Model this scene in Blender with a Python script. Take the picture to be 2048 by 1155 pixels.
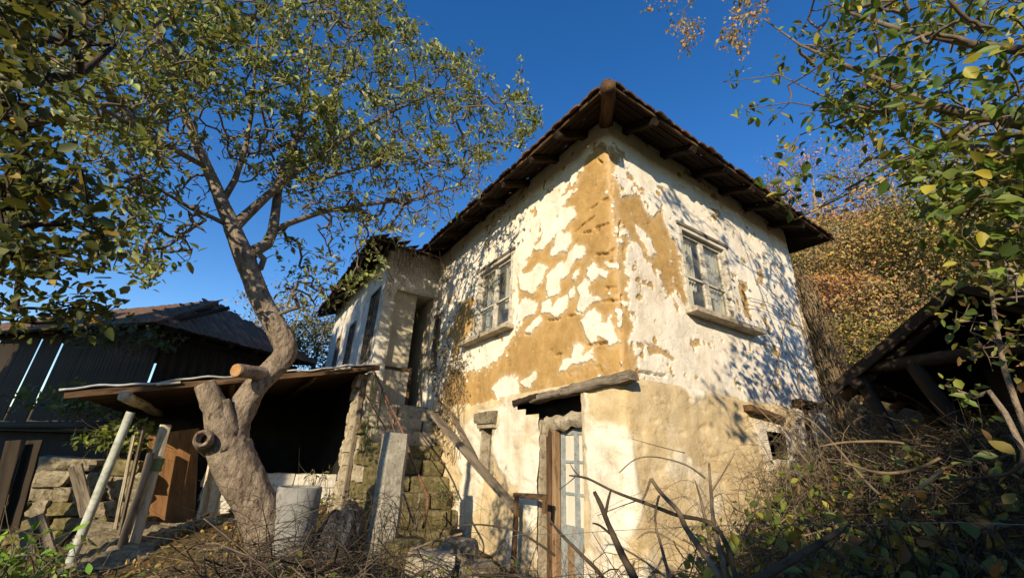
import bpy, math, random
import numpy as np
from mathutils import Matrix, Vector

for o in list(bpy.data.objects): bpy.data.objects.remove(o)
SC = bpy.context.scene
COL = SC.collection
RNG = np.random.default_rng(7)
random.seed(7)

# ------------------------------------------------------------------ camera
F = 824.0; PITCH = math.radians(22.4); ROLL = math.radians(2.43); YAW = math.radians(57.75)
CAM = np.array([0.0, 0.0, 1.6])
fw = np.array([0, math.cos(PITCH), math.sin(PITCH)])
_up = np.array([0, -math.sin(PITCH), math.cos(PITCH)]); _rt = np.array([1.0, 0, 0])
cr = math.cos(ROLL)*_rt + math.sin(ROLL)*_up
cu = -math.sin(ROLL)*_rt + math.cos(ROLL)*_up
cd = bpy.data.cameras.new('camera'); cam = bpy.data.objects.new('camera', cd); COL.objects.link(cam)
cd.sensor_width = 36; cd.lens = 36*F/2048; cd.clip_end = 6000; cd.clip_start = 0.05
m = Matrix.Identity(4)
for i in range(3):
    m[i][0] = cr[i]; m[i][1] = cu[i]; m[i][2] = -fw[i]; m[i][3] = CAM[i]
cam.matrix_world = m
SC.camera = cam

# ------------------------------------------------------------------ sky, sun, exposure
SUN_EL = math.radians(21); SUN_AZ = np.array([-0.33, -0.944])          # horizontal direction towards the sun
to_sun = np.array([SUN_AZ[0]*math.cos(SUN_EL), SUN_AZ[1]*math.cos(SUN_EL), math.sin(SUN_EL)])
w = bpy.data.worlds.new('World'); SC.world = w; w.use_nodes = True
nt = w.node_tree; nt.nodes.clear()
sky = nt.nodes.new('ShaderNodeTexSky'); sky.sky_type = 'NISHITA'; sky.sun_disc = False
sky.sun_elevation = SUN_EL; sky.sun_rotation = math.atan2(to_sun[0], to_sun[1])
sky.altitude = 600; sky.air_density = 1.0; sky.dust_density = 0.0; sky.ozone_density = 1.0
bg = nt.nodes.new('ShaderNodeBackground'); bg.inputs[1].default_value = 0.15
wo = nt.nodes.new('ShaderNodeOutputWorld')
hs = nt.nodes.new('ShaderNodeHueSaturation'); hs.inputs['Saturation'].default_value = 1.42; hs.inputs['Hue'].default_value = .511
nt.links.new(sky.outputs[0], hs.inputs['Color']); nt.links.new(hs.outputs[0], bg.inputs[0]); nt.links.new(bg.outputs[0], wo.inputs[0])
sl = bpy.data.lights.new('sun', 'SUN'); sl.energy = 4.9; sl.angle = math.radians(0.5); sl.color = (1.0, 0.83, 0.57)
so = bpy.data.objects.new('sun', sl); COL.objects.link(so)
so.rotation_euler = Vector(to_sun).to_track_quat('Z', 'Y').to_euler(); so.location = (0, 0, 30)
SC.view_settings.view_transform = 'Standard'; SC.view_settings.look = 'None'
SC.view_settings.exposure = 0.5; SC.view_settings.gamma = 1.0; SC.view_settings.use_curve_mapping = False
SC.render.engine = 'CYCLES'; SC.cycles.use_denoising = True; SC.cycles.max_bounces = 6
SC.cycles.diffuse_bounces = 3; SC.cycles.transparent_max_bounces = 8

# ------------------------------------------------------------------ pixel of the photograph -> point at a real distance
def A(*a): return np.array(a, float)
def ray(x, y): return fw + (x-1024)/F*cr - (y-577.5)/F*cu
def at(x, y, D):
    d = ray(x, y); return CAM + d*D/math.hypot(d[0], d[1])
def at_plane(x, y, p, n):
    d = ray(x, y); return CAM + d*((p-CAM)@n)/(d@n)

HA = math.radians(90) - YAW                                   # the house's own frame: x along its sunny gable wall, y along its long wall
DR = A(math.sin(YAW), math.cos(YAW), 0); DL = A(-math.cos(YAW), math.sin(YAW), 0)
HQ = at(1245, 750, 4.3); HQ[2] = 0
def h2w(p): return HQ + p[0]*DR + p[1]*DL + A(0, 0, p[2])
def w2h(p):
    v = np.asarray(p) - HQ
    return A(v@DR, v@DL, v[2])
def hx(x, y, hxv): return w2h(at_plane(x, y, HQ+hxv*DR, DR))   # photo pixel on the house plane x = hxv
def hy(x, y, hyv): return w2h(at_plane(x, y, HQ+hyv*DL, DL))   # photo pixel on the house plane y = hyv

# ------------------------------------------------------------------ noise
def _hash(ix, iy, iz, seed):
    h = (ix.astype(np.int64)*374761393 + iy.astype(np.int64)*668265263 + iz.astype(np.int64)*2147483647 + seed*974634577) & 0xffffffff
    h = ((h ^ (h >> 13))*1274126177) & 0xffffffff
    h = ((h ^ (h >> 16))*2246822519) & 0xffffffff
    return ((h ^ (h >> 15)) & 0xffffff)/float(0xffffff)
def vnoise(x, y, z=None, seed=0):
    x = np.asarray(x, float); y = np.asarray(y, float); z = np.zeros_like(x) if z is None else np.asarray(z, float)
    ix, iy, iz = np.floor(x), np.floor(y), np.floor(z); fx, fy, fz = x-ix, y-iy, z-iz
    fx = fx*fx*(3-2*fx); fy = fy*fy*(3-2*fy); fz = fz*fz*(3-2*fz); r = 0
    for a in (0, 1):
        for b in (0, 1):
            for c in (0, 1):
                r = r + _hash(ix+a, iy+b, iz+c, seed)*(fx if a else 1-fx)*(fy if b else 1-fy)*(fz if c else 1-fz)
    return r*2-1
def fbm(x, y, z=None, seed=0, oct=4):
    r = 0; a = 1; t = 0; f = 1
    for k in range(oct):
        r = r + a*vnoise(np.asarray(x)*f, np.asarray(y)*f, None if z is None else np.asarray(z)*f, seed+k*17); t += a; a *= .5; f *= 2.03
    return r/t

# ------------------------------------------------------------------ materials
def rgb(c): return (c[0], c[1], c[2], 1)
class NT:
    def __init__(s, name):
        s.m = bpy.data.materials.new(name); s.m.use_nodes = True; s.t = s.m.node_tree
        s.b = s.t.nodes['Principled BSDF']; s.out = s.t.nodes['Material Output']
        s.tc = s.t.nodes.new('ShaderNodeTexCoord')
    def n(s, t, **k):
        x = s.t.nodes.new(t)
        for a, v in k.items(): setattr(x, a, v)
        return x
    def l(s, a, b): s.t.links.new(a, b)
    def noise(s, scale, detail=5, rough=.6, st=(1, 1, 1), dist=0, coord='Object'):
        mp = s.n('ShaderNodeMapping'); mp.inputs['Scale'].default_value = st; s.l(s.tc.outputs[coord], mp.inputs[0])
        q = s.n('ShaderNodeTexNoise'); q.inputs['Scale'].default_value = scale; q.inputs['Detail'].default_value = detail
        q.inputs['Roughness'].default_value = rough; q.inputs['Distortion'].default_value = dist; s.l(mp.outputs[0], q.inputs[0]); return q.outputs['Fac']
    def ramp(s, fac, stops):
        r = s.n('ShaderNodeValToRGB'); e = r.color_ramp.elements
        while len(e) < len(stops): e.new(.5)
        for k, (p, c) in enumerate(stops): e[k].position = p; e[k].color = rgb(c) if len(c) == 3 else c
        s.l(fac, r.inputs[0]); return r.outputs[0]
    def mix(s, fac, a, b, mode='MIX'):
        x = s.n('ShaderNodeMix', data_type='RGBA', blend_type=mode)
        for v, i in ((fac, 0), (a, 6), (b, 7)):
            if isinstance(v, (int, float)): x.inputs[i].default_value = v
            elif isinstance(v, tuple): x.inputs[i].default_value = rgb(v)
            else: s.l(v, x.inputs[i])
        return x.outputs[2]
    def math(s, op, a, b=0.0):
        x = s.n('ShaderNodeMath', operation=op)
        for v, i in ((a, 0), (b, 1)):
            if isinstance(v, (int, float)): x.inputs[i].default_value = v
            else: s.l(v, x.inputs[i])
        return x.outputs[0]
    def attr(s, name):
        x = s.n('ShaderNodeAttribute'); x.attribute_name = name; return x
    def bump(s, h, strength, dist=.01):
        x = s.n('ShaderNodeBump'); x.inputs['Strength'].default_value = strength; x.inputs['Distance'].default_value = dist
        s.l(h, x.inputs['Height']); s.l(x.outputs[0], s.b.inputs['Normal'])
    def fin(s, col, rough=.85, spec=.25):
        if isinstance(col, tuple): s.b.inputs['Base Color'].default_value = rgb(col)
        else: s.l(col, s.b.inputs['Base Color'])
        s.b.inputs['Roughness'].default_value = rough; s.b.inputs['Specular IOR Level'].default_value = spec
        return s.m
def mottled(name, c1, c2, c3=None, scale=6, st=(1, 1, 1), rough=.88, bump=.5, bscale=30, bdist=.01, spec=.2, lo=.35, hi=.65):
    s = NT(name)
    a = s.noise(scale, 6, .65, st); col = s.ramp(a, [(lo, c1), (hi, c2)])
    if c3 is not None:
        b = s.noise(scale*2.7, 5, .7, st, .6); col = s.mix(s.ramp(b, [(.5, (0, 0, 0)), (.68, (1, 1, 1))]), col, c3)
    g = s.noise(bscale*4, 4, .7, st); col = s.mix(.35, col, s.ramp(g, [(.3, (.45, .45, .45)), (.7, (1, 1, 1))]), 'MULTIPLY')
    s.bump(s.noise(bscale, 6, .7, st), bump, bdist)
    return s.fin(col, rough, spec)
def wood(name, c1, c2, c3=None, rough=.85, bump=.6):
    return mottled(name, c1, c2, c3, scale=9, st=(.12, 1, 1), rough=rough, bump=bump, bscale=28, bdist=.008)
M = {}
M['wood_grey'] = wood('weathered_grey_wood', (.10, .082, .062), (.27, .225, .17), (.05, .04, .03))
M['wood_brown'] = wood('brown_wood', (.055, .031, .017), (.16, .095, .05), (.02, .012, .008))
M['wood_eave'] = wood('shade_dark_eave_wood', (.012, .008, .005), (.05, .031, .019), (.008, .006, .004))  # tone darkened to put the shade under the eaves into the colour
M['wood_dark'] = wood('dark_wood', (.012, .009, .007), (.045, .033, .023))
M['wood_pale'] = wood('pale_bleached_wood', (.40, .34, .24), (.68, .60, .46), (.18, .14, .09))
M['wood_tan'] = wood('tan_door_wood', (.20, .125, .07), (.36, .24, .14), (.09, .055, .03))
M['wood_orange'] = wood('orange_brown_board', (.20, .10, .04), (.33, .175, .075), (.12, .06, .025))
M['paint_white'] = wood('flaking_white_paint', (.42, .38, .30), (.72, .68, .60), (.20, .155, .11))
M['paint_blue'] = wood('flaking_blue_paint', (.21, .26, .29), (.36, .39, .39), (.24, .16, .10))
M['stone'] = mottled('lichen_stone', (.16, .13, .085), (.38, .33, .24), (.075, .07, .03), scale=5, bump=.9, bscale=18, bdist=.03)
M['stone_pale'] = mottled('limewashed_stone', (.34, .28, .19), (.56, .50, .40), (.2, .16, .1), scale=4, bump=.9, bscale=16, bdist=.03)
M['moss_stone'] = mottled('mossy_stone', (.10, .085, .035), (.27, .22, .12), (.06, .065, .015), scale=6, bump=1, bscale=20, bdist=.03)
M['concrete'] = mottled('lichened_concrete', (.27, .25, .20), (.44, .41, .34), (.13, .12, .095), scale=9, bump=.9, bscale=35, bdist=.012)
M['concrete_smooth'] = mottled('grey_cement', (.19, .19, .18), (.29, .285, .27), (.13, .125, .115), scale=5, bump=.3, bscale=40, bdist=.005)
M['tile'] = mottled('old_clay_tile', (.085, .052, .035), (.20, .115, .07), (.10, .09, .05), scale=11, bump=.6, bscale=40, bdist=.006)
M['tile_orange'] = mottled('orange_clay_tile', (.15, .08, .05), (.30, .155, .09), (.13, .11, .07), scale=7, bump=.6, bscale=40, bdist=.006)
M['metal_pale'] = mottled('pale_painted_pipe', (.32, .36, .32), (.50, .53, .47), (.30, .22, .15), scale=7, bump=.3, bscale=40, bdist=.004, rough=.6)
M['metal_strip'] = mottled('galvanised_strip', (.30, .31, .33), (.5, .52, .55), None, scale=8, bump=.2, rough=.4, spec=.5)
M['rust'] = mottled('rusty_rail', (.12, .06, .035), (.24, .13, .08), (.06, .04, .03), scale=12, bump=.4, bscale=40, bdist=.004)
M['green_paint'] = mottled('green_paint', (.12, .20, .09), (.20, .28, .13), (.2, .17, .09), scale=9, bump=.3)
M['cloth_black'] = mottled('black_plastic_sheet', (.008, .008, .011), (.022, .022, .028), None, scale=8, bump=.8, bscale=9, bdist=.04, rough=.42, spec=.5)
M['plaster_wing'] = mottled('white_limewash', (.60, .56, .48), (.76, .72, .64), (.42, .36, .27), scale=2.2, bump=.5, bscale=16, bdist=.012, lo=.3, hi=.55)
M['plaster_inner'] = mottled('beige_plaster', (.48, .42, .31), (.60, .54, .42), None, scale=2.5, bump=.3)
M['dark'] = mottled('shade_black', (.012, .011, .010), (.03, .026, .022), None, scale=3, bump=.3)  # near-black stands in for shade in gaps, hollows and closed interiors
M['curtain'] = mottled('net_curtain', (.55, .52, .43), (.72, .68, .58), None, scale=3, st=(3, 3, .3), bump=.2)
M['cut_wood'] = mottled('fresh_cut_wood', (.34, .18, .075), (.46, .27, .12), (.22, .11, .05), scale=14, bump=.3)
M['bark'] = mottled('grey_bark', (.17, .125, .088), (.42, .34, .255), (.075, .052, .036), scale=9, st=(1, 1, .5), bump=1.0, bscale=30, bdist=.04, lo=.3, hi=.65)
M['twig'] = mottled('twig_bark', (.085, .065, .045), (.22, .17, .12), None, scale=9, bump=.3)
M['twig_dark'] = mottled('dark_twig', (.03, .023, .017), (.085, .065, .046), None, scale=9, bump=.3)
M['twig_dry'] = mottled('dry_straw_twig', (.13, .09, .055), (.32, .24, .14), None, scale=6, bump=.3)
M['branch_yellow'] = mottled('yellow_branch', (.32, .22, .08), (.45, .34, .14), None, scale=6, bump=.3)
M['wire'] = mottled('grey_wire', (.10, .095, .09), (.17, .16, .15), None, rough=.5)

def wall_material(name, clay, clay2, white, white2, stain, lower=False):
    s = NT(name)
    p = s.attr('plaster').outputs['Fac']
    n1 = s.noise(19, 8, .72); n2 = s.noise(7, 4, .6)
    e = s.math('ADD', p, s.math('MULTIPLY', s.math('SUBTRACT', n1, .5), .12 if not lower else .16))
    mask = s.ramp(s.math('ADD', s.math('MULTIPLY', e, 10 if not lower else 2.2), .5), [(.42, (0, 0, 0)), (.58, (1, 1, 1))])
    c = s.ramp(n2, [(.3, clay), (.7, clay2)])
    straw = s.noise(60, 3, .7, (1, 1, 3)); c = s.mix(.45, c, s.ramp(straw, [(.33, (.62, .57, .5)), (.6, (1, 1, 1))]), 'MULTIPLY')
    wn = s.noise(3.1, 7, .62); wc = s.ramp(wn, [(.32, white2), (.56, white)])
    st = s.noise(2.1, 6, .7, (1, 1, .35), .4); wc = s.mix(s.ramp(st, [(.52, (0, 0, 0)), (.74, (.75, .75, .75))]), wc, stain)
    pit = s.noise(38, 2, .5); wc = s.mix(s.ramp(pit, [(.70, (0, 0, 0)), (.74, (.8, .8, .8))]), wc, clay)
    big = s.noise(1.3, 5, .6); c = s.mix(.5, c, s.ramp(big, [(.3, (.70, .64, .56)), (.62, (1.08, 1.05, 1.0))]), 'MULTIPLY')
    vor = s.n('ShaderNodeTexVoronoi', feature='DISTANCE_TO_EDGE'); vor.inputs['Scale'].default_value = 9
    wv = s.n('ShaderNodeVectorMath', operation='ADD'); nz = s.n('ShaderNodeTexNoise'); nz.inputs['Scale'].default_value = 6; nz.inputs['Detail'].default_value = 4
    s.l(s.tc.outputs['Object'], nz.inputs[0]); s.l(s.tc.outputs['Object'], wv.inputs[0]); s.l(nz.outputs['Color'], wv.inputs[1]); s.l(wv.outputs[0], vor.inputs['Vector'])
    crack = s.math('MULTIPLY', s.ramp(vor.outputs['Distance'], [(.0, (1, 1, 1)), (.018, (0, 0, 0))]), s.ramp(s.noise(2.3, 4), [(.48, (0, 0, 0)), (.60, (1, 1, 1))]))
    c = s.mix(s.math('MULTIPLY', crack, .75), c, (.12, .075, .035))
    wc = s.mix(s.math('MULTIPLY', crack, .35), wc, (.30, .24, .16))
    smear = s.ramp(s.math('ADD', s.math('MULTIPLY', e, 4), .5), [(.20, (0, 0, 0)), (.48, (.55, .55, .55))])
    c = s.mix(s.math('MULTIPLY', smear, s.noise(5, 5, .7)), c, (.66, .56, .40))
    col = s.mix(mask, c, wc)
    hsum = s.math('SUBTRACT', s.math('ADD', s.math('MULTIPLY', s.noise(34, 7, .72), 1.0), s.math('MULTIPLY', mask, .55)), s.math('MULTIPLY', crack, .6))
    s.bump(hsum, .75, .014)
    return s.fin(col, .93, .12)
M['wall_up'] = wall_material('clay_and_limewash', (.42, .27, .105), (.53, .355, .15), (.80, .75, .655), (.68, .62, .52), (.58, .46, .30))
M['wall_low'] = wall_material('patched_lime_render', (.56, .44, .26), (.66, .56, .38), (.76, .71, .61), (.62, .54, .41), (.48, .36, .20), True)

def glass_material(name, tint, gloss):
    s = NT(name); t = s.t
    g = s.n('ShaderNodeBsdfGlossy'); g.inputs['Roughness'].default_value = .06
    tr = s.n('ShaderNodeBsdfTransparent'); tr.inputs[0].default_value = rgb(tint)
    fr = s.n('ShaderNodeLayerWeight'); fr.inputs[0].default_value = gloss
    dirt = s.n('ShaderNodeBsdfDiffuse'); dirt.inputs[0].default_value = (.35, .34, .30, 1)
    mx = s.n('ShaderNodeMixShader'); s.l(fr.outputs['Fresnel'], mx.inputs[0]); s.l(tr.outputs[0], mx.inputs[1]); s.l(g.outputs[0], mx.inputs[2])
    m2 = s.n('ShaderNodeMixShader'); s.l(s.ramp(s.noise(5, 5, .7), [(.4, (.05, .05, .05)), (.75, (.30, .30, .30))]), m2.inputs[0])
    s.l(mx.outputs[0], m2.inputs[1]); s.l(dirt.outputs[0], m2.inputs[2]); s.l(m2.outputs[0], s.out.inputs[0])
    b = s.n('ShaderNodeBump'); b.inputs['Strength'].default_value = .05; s.l(s.noise(4, 2), b.inputs['Height']); s.l(b.outputs[0], g.inputs['Normal'])
    return s.m
M['glass'] = glass_material('dusty_window_glass', (.93, .94, .92), .10)
M['glass_dark'] = glass_material('reflecting_window_glass', (.10, .11, .12), .7)

def leaf_material(name, trans=.32, rough=.5, spec=.35):
    s = NT(name)
    a = s.attr('tint').outputs['Color']
    s.l(a, s.b.inputs['Base Color']); s.b.inputs['Roughness'].default_value = rough; s.b.inputs['Specular IOR Level'].default_value = spec
    tl = s.n('ShaderNodeBsdfTranslucent'); s.l(s.mix(.25, a, (.5, .45, .05)), tl.inputs[0])
    mx = s.n('ShaderNodeMixShader'); mx.inputs[0].default_value = trans
    s.l(s.b.outputs[0], mx.inputs[1]); s.l(tl.outputs[0], mx.inputs[2]); s.l(mx.outputs[0], s.out.inputs[0])
    return s.m
M['leaf'] = leaf_material('leaf'); M['leaf_dry'] = leaf_material('dry_leaf', .2, .7, .15)

# ------------------------------------------------------------------ mesh helpers
def mesh_np(name, v, f, mat, parent=None, smooth=False, col=None, attrs=None, loc=None):
    """v (n,3); f (m,3|4) array or list of tuples; one mesh object"""
    me = bpy.data.meshes.new(name); v = np.asarray(v, np.float32)
    if isinstance(f, np.ndarray):
        k = f.shape[1]; me.vertices.add(len(v)); me.vertices.foreach_set('co', v.ravel())
        me.loops.add(f.size); me.loops.foreach_set('vertex_index', f.ravel().astype(np.int32))
        me.polygons.add(len(f)); me.polygons.foreach_set('loop_start', np.arange(0, f.size, k, dtype=np.int32))
        me.update(calc_edges=True)
    else:
        me.from_pydata([tuple(map(float, p)) for p in v], [], [tuple(map(int, q)) for q in f]); me.update()
    if smooth: me.polygons.foreach_set('use_smooth', np.ones(len(me.polygons), bool))
    if col is not None:
        a = me.color_attributes.new('tint', 'FLOAT_COLOR', 'POINT'); c = np.ones((len(v), 4), np.float32); c[:, :3] = col
        a.data.foreach_set('color', c.ravel())
    for k, val in (attrs or {}).items():
        a = me.attributes.new(k, 'FLOAT', 'POINT'); a.data.foreach_set('value', np.asarray(val, np.float32).ravel())
    me.materials.append(M[mat] if isinstance(mat, str) else mat)
    return link(name, me, parent, loc)
def link(name, me, parent=None, loc=None, rot=None):
    o = bpy.data.objects.new(name, me); COL.objects.link(o)
    if parent is not None: o.parent = parent
    if loc is not None: o.location = [float(t) for t in loc]
    if rot is not None: o.rotation_mode = 'QUATERNION'; o.rotation_quaternion = rot
    return o
def tag(o, label, cat, group=None, kind=None):
    o['label'] = label; o['category'] = cat
    if group: o['group'] = group
    if kind: o['kind'] = kind
    return o
def thing(name, label, cat, loc=(0, 0, 0), rotz=0, group=None):
    o = bpy.data.objects.new(name, None); COL.objects.link(o); o.location = [float(t) for t in loc]; o.rotation_euler = (0, 0, rotz)
    o.empty_display_size = .1
    return tag(o, label, cat, group)
def struct(o): o['kind'] = 'structure'; return o
def part_empty(name, parent, loc=(0, 0, 0)):
    o = bpy.data.objects.new(name, None); COL.objects.link(o); o.parent = parent; o.location = [float(t) for t in loc]; return o

class MB:
    def __init__(s): s.v = []; s.f = []
    def box(s, a, b):
        x0, x1 = sorted((a[0], b[0])); y0, y1 = sorted((a[1], b[1])); z0, z1 = sorted((a[2], b[2])); n = len(s.v)
        s.v += [(x0, y0, z0), (x1, y0, z0), (x1, y1, z0), (x0, y1, z0), (x0, y0, z1), (x1, y0, z1), (x1, y1, z1), (x0, y1, z1)]
        s.f += [tuple(n+i for i in q) for q in ((0, 3, 2, 1), (4, 5, 6, 7), (0, 1, 5, 4), (1, 2, 6, 5), (2, 3, 7, 6), (3, 0, 4, 7))]; return s
    def poly(s, pts):
        n = len(s.v); s.v += [tuple(p) for p in pts]; s.f.append(tuple(range(n, n+len(pts)))); return s
    def tube(s, path, rad, sides=6, cap=True):
        v, f = tube(path, rad, sides, cap); n = len(s.v); s.v += [tuple(p) for p in v]; s.f += [tuple(n+i for i in q) for q in f]; return s
    def build(s, name, mat, parent=None, loc=None, smooth=False):
        v = np.array(s.v, float)
        return mesh_np(name, v, s.f, mat, parent, smooth, loc=loc)
def _cross(a, b): return np.array((a[1]*b[2]-a[2]*b[1], a[2]*b[0]-a[0]*b[2], a[0]*b[1]-a[1]*b[0]))
_facecache = {}
def tube(path, rad, sides=6, cap=True, jit=0, seed=0):
    P = np.asarray(path, float); n = len(P); R = np.broadcast_to(np.asarray(rad, float), (n,))
    T = np.empty_like(P); T[1:-1] = P[2:]-P[:-2]; T[0] = P[1]-P[0]; T[-1] = P[-1]-P[-2]
    T /= np.sqrt((T*T).sum(1))[:, None]+1e-9
    ref = A(0, 0, 1) if abs(T[0][2]) < .9 else A(1, 0, 0)
    u = _cross(T[0], ref); u = u/math.sqrt(u@u) if u@u > 1e-12 else A(1, 0, 0); U_ = np.empty_like(P)
    for i in range(n):
        u = u-T[i]*(u@T[i]); u = u/(math.sqrt(u@u)+1e-9); U_[i] = u
    W_ = np.cross(T, U_); ang = np.arange(sides)*2*math.pi/sides
    rr = np.repeat(R[:, None], sides, 1)
    if jit: rr = rr*(1+np.random.default_rng(seed).uniform(-jit, jit, (n, sides)))
    v = (P[:, None]+(np.cos(ang)*rr)[..., None]*U_[:, None]+(np.sin(ang)*rr)[..., None]*W_[:, None]).reshape(-1, 3)
    if (n, sides) not in _facecache:
        g = np.arange(n*sides).reshape(n, sides); h = np.roll(g, -1, 1)
        _facecache[(n, sides)] = np.stack([g[:-1], h[:-1], h[1:], g[1:]], -1).reshape(-1, 4)
    f = _facecache[(n, sides)]
    if cap: f = [tuple(q) for q in f.tolist()]+[tuple(range(sides))[::-1], tuple(range((n-1)*sides, n*sides))]
    return v, f
_bcount = [0]
def bar(name, p0, p1, w_, h_, mat, parent=None, roll=0.0, rough=.06, nseg=6, round_=False, origin=None, bend=0.0, up=None):
    """a beam, board or log as its own object with local x along its length, edges worn"""
    _bcount[0] += 1; rg = np.random.default_rng(100+_bcount[0])
    p0 = np.asarray(p0, float); p1 = np.asarray(p1, float)
    if origin is not None: p0 = p0-origin; p1 = p1-origin
    d = p1-p0; L = np.linalg.norm(d); d /= L
    upv = A(0, 0, 1) if up is None else np.asarray(up, float)
    if abs(d@upv) > .97: upv = A(1, 0, 0)
    yv = np.cross(upv, d); yv /= np.linalg.norm(yv); zv = np.cross(d, yv)
    mt = Matrix(((d[0], yv[0], zv[0]), (d[1], yv[1], zv[1]), (d[2], yv[2], zv[2]))) @ Matrix.Rotation(roll, 3, 'X')
    if round_:
        k = 9; a = np.arange(k)*2*math.pi/k; prof = np.stack([np.cos(a)*w_/2, np.sin(a)*h_/2], 1)
    else:
        c = min(w_, h_)*.16; a, b = w_/2, h_/2
        prof = A([-a+c, -b], [a-c, -b], [a, -b+c], [a, b-c], [a-c, b], [-a+c, b], [-a, b-c], [-a, -b+c]) if False else np.array([[-a+c, -b], [a-c, -b], [a, -b+c], [a, b-c], [a-c, b], [-a+c, b], [-a, b-c], [-a, -b+c]])
    k = len(prof); v = []; f = []; base = rg.uniform(-1, 1, k)*rough
    for i in range(nseg+1):
        t = i/nseg; s = 1+base+rg.uniform(-1, 1, k)*rough*.6
        off = rg.uniform(-1, 1, 2)*min(w_, h_)*rough*.8; sag = -bend*L*4*t*(1-t)
        x = t*L + (rg.uniform(-1, 1, k)*.12*min(w_, h_, .1) if i in (0, nseg) else 0)
        v.append(np.stack([np.broadcast_to(x, (k,)), prof[:, 0]*s+off[0], prof[:, 1]*s+off[1]+sag], 1))
    for i in range(nseg):
        for j in range(k):
            a = i*k+j; b = i*k+(j+1) % k; f.append((a, b, b+k, a+k))
    f.append(tuple(range(k))[::-1]); f.append(tuple(range(nseg*k, nseg*k+k)))
    o = mesh_np(name, np.concatenate(v), f, mat, parent, smooth=round_)
    o.location = p0; o.rotation_mode = 'QUATERNION'; o.rotation_quaternion = mt.to_quaternion()
    return o
def stone_mesh(sx, sy, sz, seed, amt=.14):
    """a rough block: subdivided, pushed about, corners knocked off"""
    rg = np.random.default_rng(seed); n = 4; v = []; idx = {}; f = []; sk = rg.uniform(-.22, .22, (3, 3))
    def vid(i, j, k):
        key = (i, j, k)
        if key not in idx:
            p = A(i/n*2-1, j/n*2-1, k/n*2-1); r = np.sum(np.abs(p) > .99)
            p = p*(1-.035*(r == 2)-.08*(r == 3))
            p = p*(1+sk[0]*p[2]*amt*3+sk[1]*p[0]*amt*3+sk[2]*p[1]*amt*3) + rg.uniform(-amt, amt, 3)*.34
            idx[key] = len(v); v.append(p*A(sx, sy, sz)/2)
        return idx[key]
    for a in range(n):
        for b in range(n):
            for s in (0, n):
                q = [(s, a, b), (s, a+1, b), (s, a+1, b+1), (s, a, b+1)]; f.append([vid(*t) for t in (q if s else q[::-1])])
                q = [(a, s, b), (a, s, b+1), (a+1, s, b+1), (a+1, s, b)]; f.append([vid(*t) for t in (q if s else q[::-1])])
                q = [(a, b, s), (a+1, b, s), (a+1, b+1, s), (a, b+1, s)]; f.append([vid(*t) for t in (q if s else q[::-1])])
    me = bpy.data.meshes.new('stone'); me.from_pydata([tuple(p) for p in v], [], [tuple(q) for q in f]); me.update()
    return me
# ------------------------------------------------------------------ ground
_ctl = np.array([
 (0, 0, .1), (0, 2.3, .5), (-1.5, 3.0, .5), (.7, 2.7, .5), (.6, 3.7, .2), (-.6, 4.1, .35), (-1, 5, .35), (-2.3, 4.4, .45), (-3, 3, .35), (-5, 5.7, .1), (-4.4, 6.6, .45), (-3.2, 7.2, .55),
 (-8, 9, .7), (-10, 6, .5), (-7, 3, .1), (-14, 12, 1.2), (-8, 16, 1.5), (-20, 25, 2.0), (-5, 22, 2.2), (-30, 8, .5),
 (1.5, 1.4, .55), (2.0, 2.6, .75), (2.0, 4.2, .65), (3.0, 4.9, 1.2), (4.96, 6.54, 2.0), (4.6, 5.2, 1.95), (3.8, 3.7, 1.75), (2.7, 2.5, 1.15), (3, 1, 1.1), (6, 3, 2.4), (6, 0, 1.8), (7.5, 5, 2.9),
 (8, 8.5, 4.0), (6, 9.5, 4.0), (11, 10, 6.0), (14, 16, 10.5), (9, 18, 9.5), (20, 14, 11), (24, 28, 20), (12, 32, 17), (36, 18, 18), (2, 14, 3.0), (3, 24, 7),
 (0, -8, -.6), (8, -8, .8), (-10, -8, -.8), (16, 2, 4.5), (0, -25, -2), (25, -15, 3), (-25, -20, -1.5), (40, 40, 28), (-15, 40, 4), (8, 48, 20)], float)
_d = np.hypot(_ctl[:, None, 0]-_ctl[None, :, 0], _ctl[:, None, 1]-_ctl[None, :, 1])
def _phi(r): return np.sqrt(r*r+1.0)
_W = np.linalg.solve(_phi(_d)+np.eye(len(_ctl))*1e-3, _ctl[:, 2])
def ground_z(x, y):
    x = np.asarray(x, float); y = np.asarray(y, float); r = np.hypot(x, y); k = np.minimum(1, 48/np.maximum(r, 1e-6)); xx, yy = x*k, y*k
    s = np.zeros_like(xx)
    for (cx, cy, _), wt in zip(_ctl, _W): s = s+wt*_phi(np.hypot(xx-cx, yy-cy))
    return s + .05*fbm(x*.9, y*.9, seed=3) + .02*fbm(x*4, y*4, seed=5)
_gt = np.linspace(-20, 20, 401); _gtab = ground_z(*[q.ravel() for q in np.meshgrid(_gt, _gt, indexing='ij')]).reshape(401, 401)
def gz(x, y):
    if abs(x) > 19.8 or abs(y) > 19.8: return float(ground_z(A(x), A(y))[0])
    a, b = (x+20)*10, (y+20)*10; i, j = int(a), int(b); a -= i; b -= j
    return float((_gtab[i, j]*(1-a)+_gtab[i+1, j]*a)*(1-b)+(_gtab[i, j+1]*(1-a)+_gtab[i+1, j+1]*a)*b)
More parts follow.
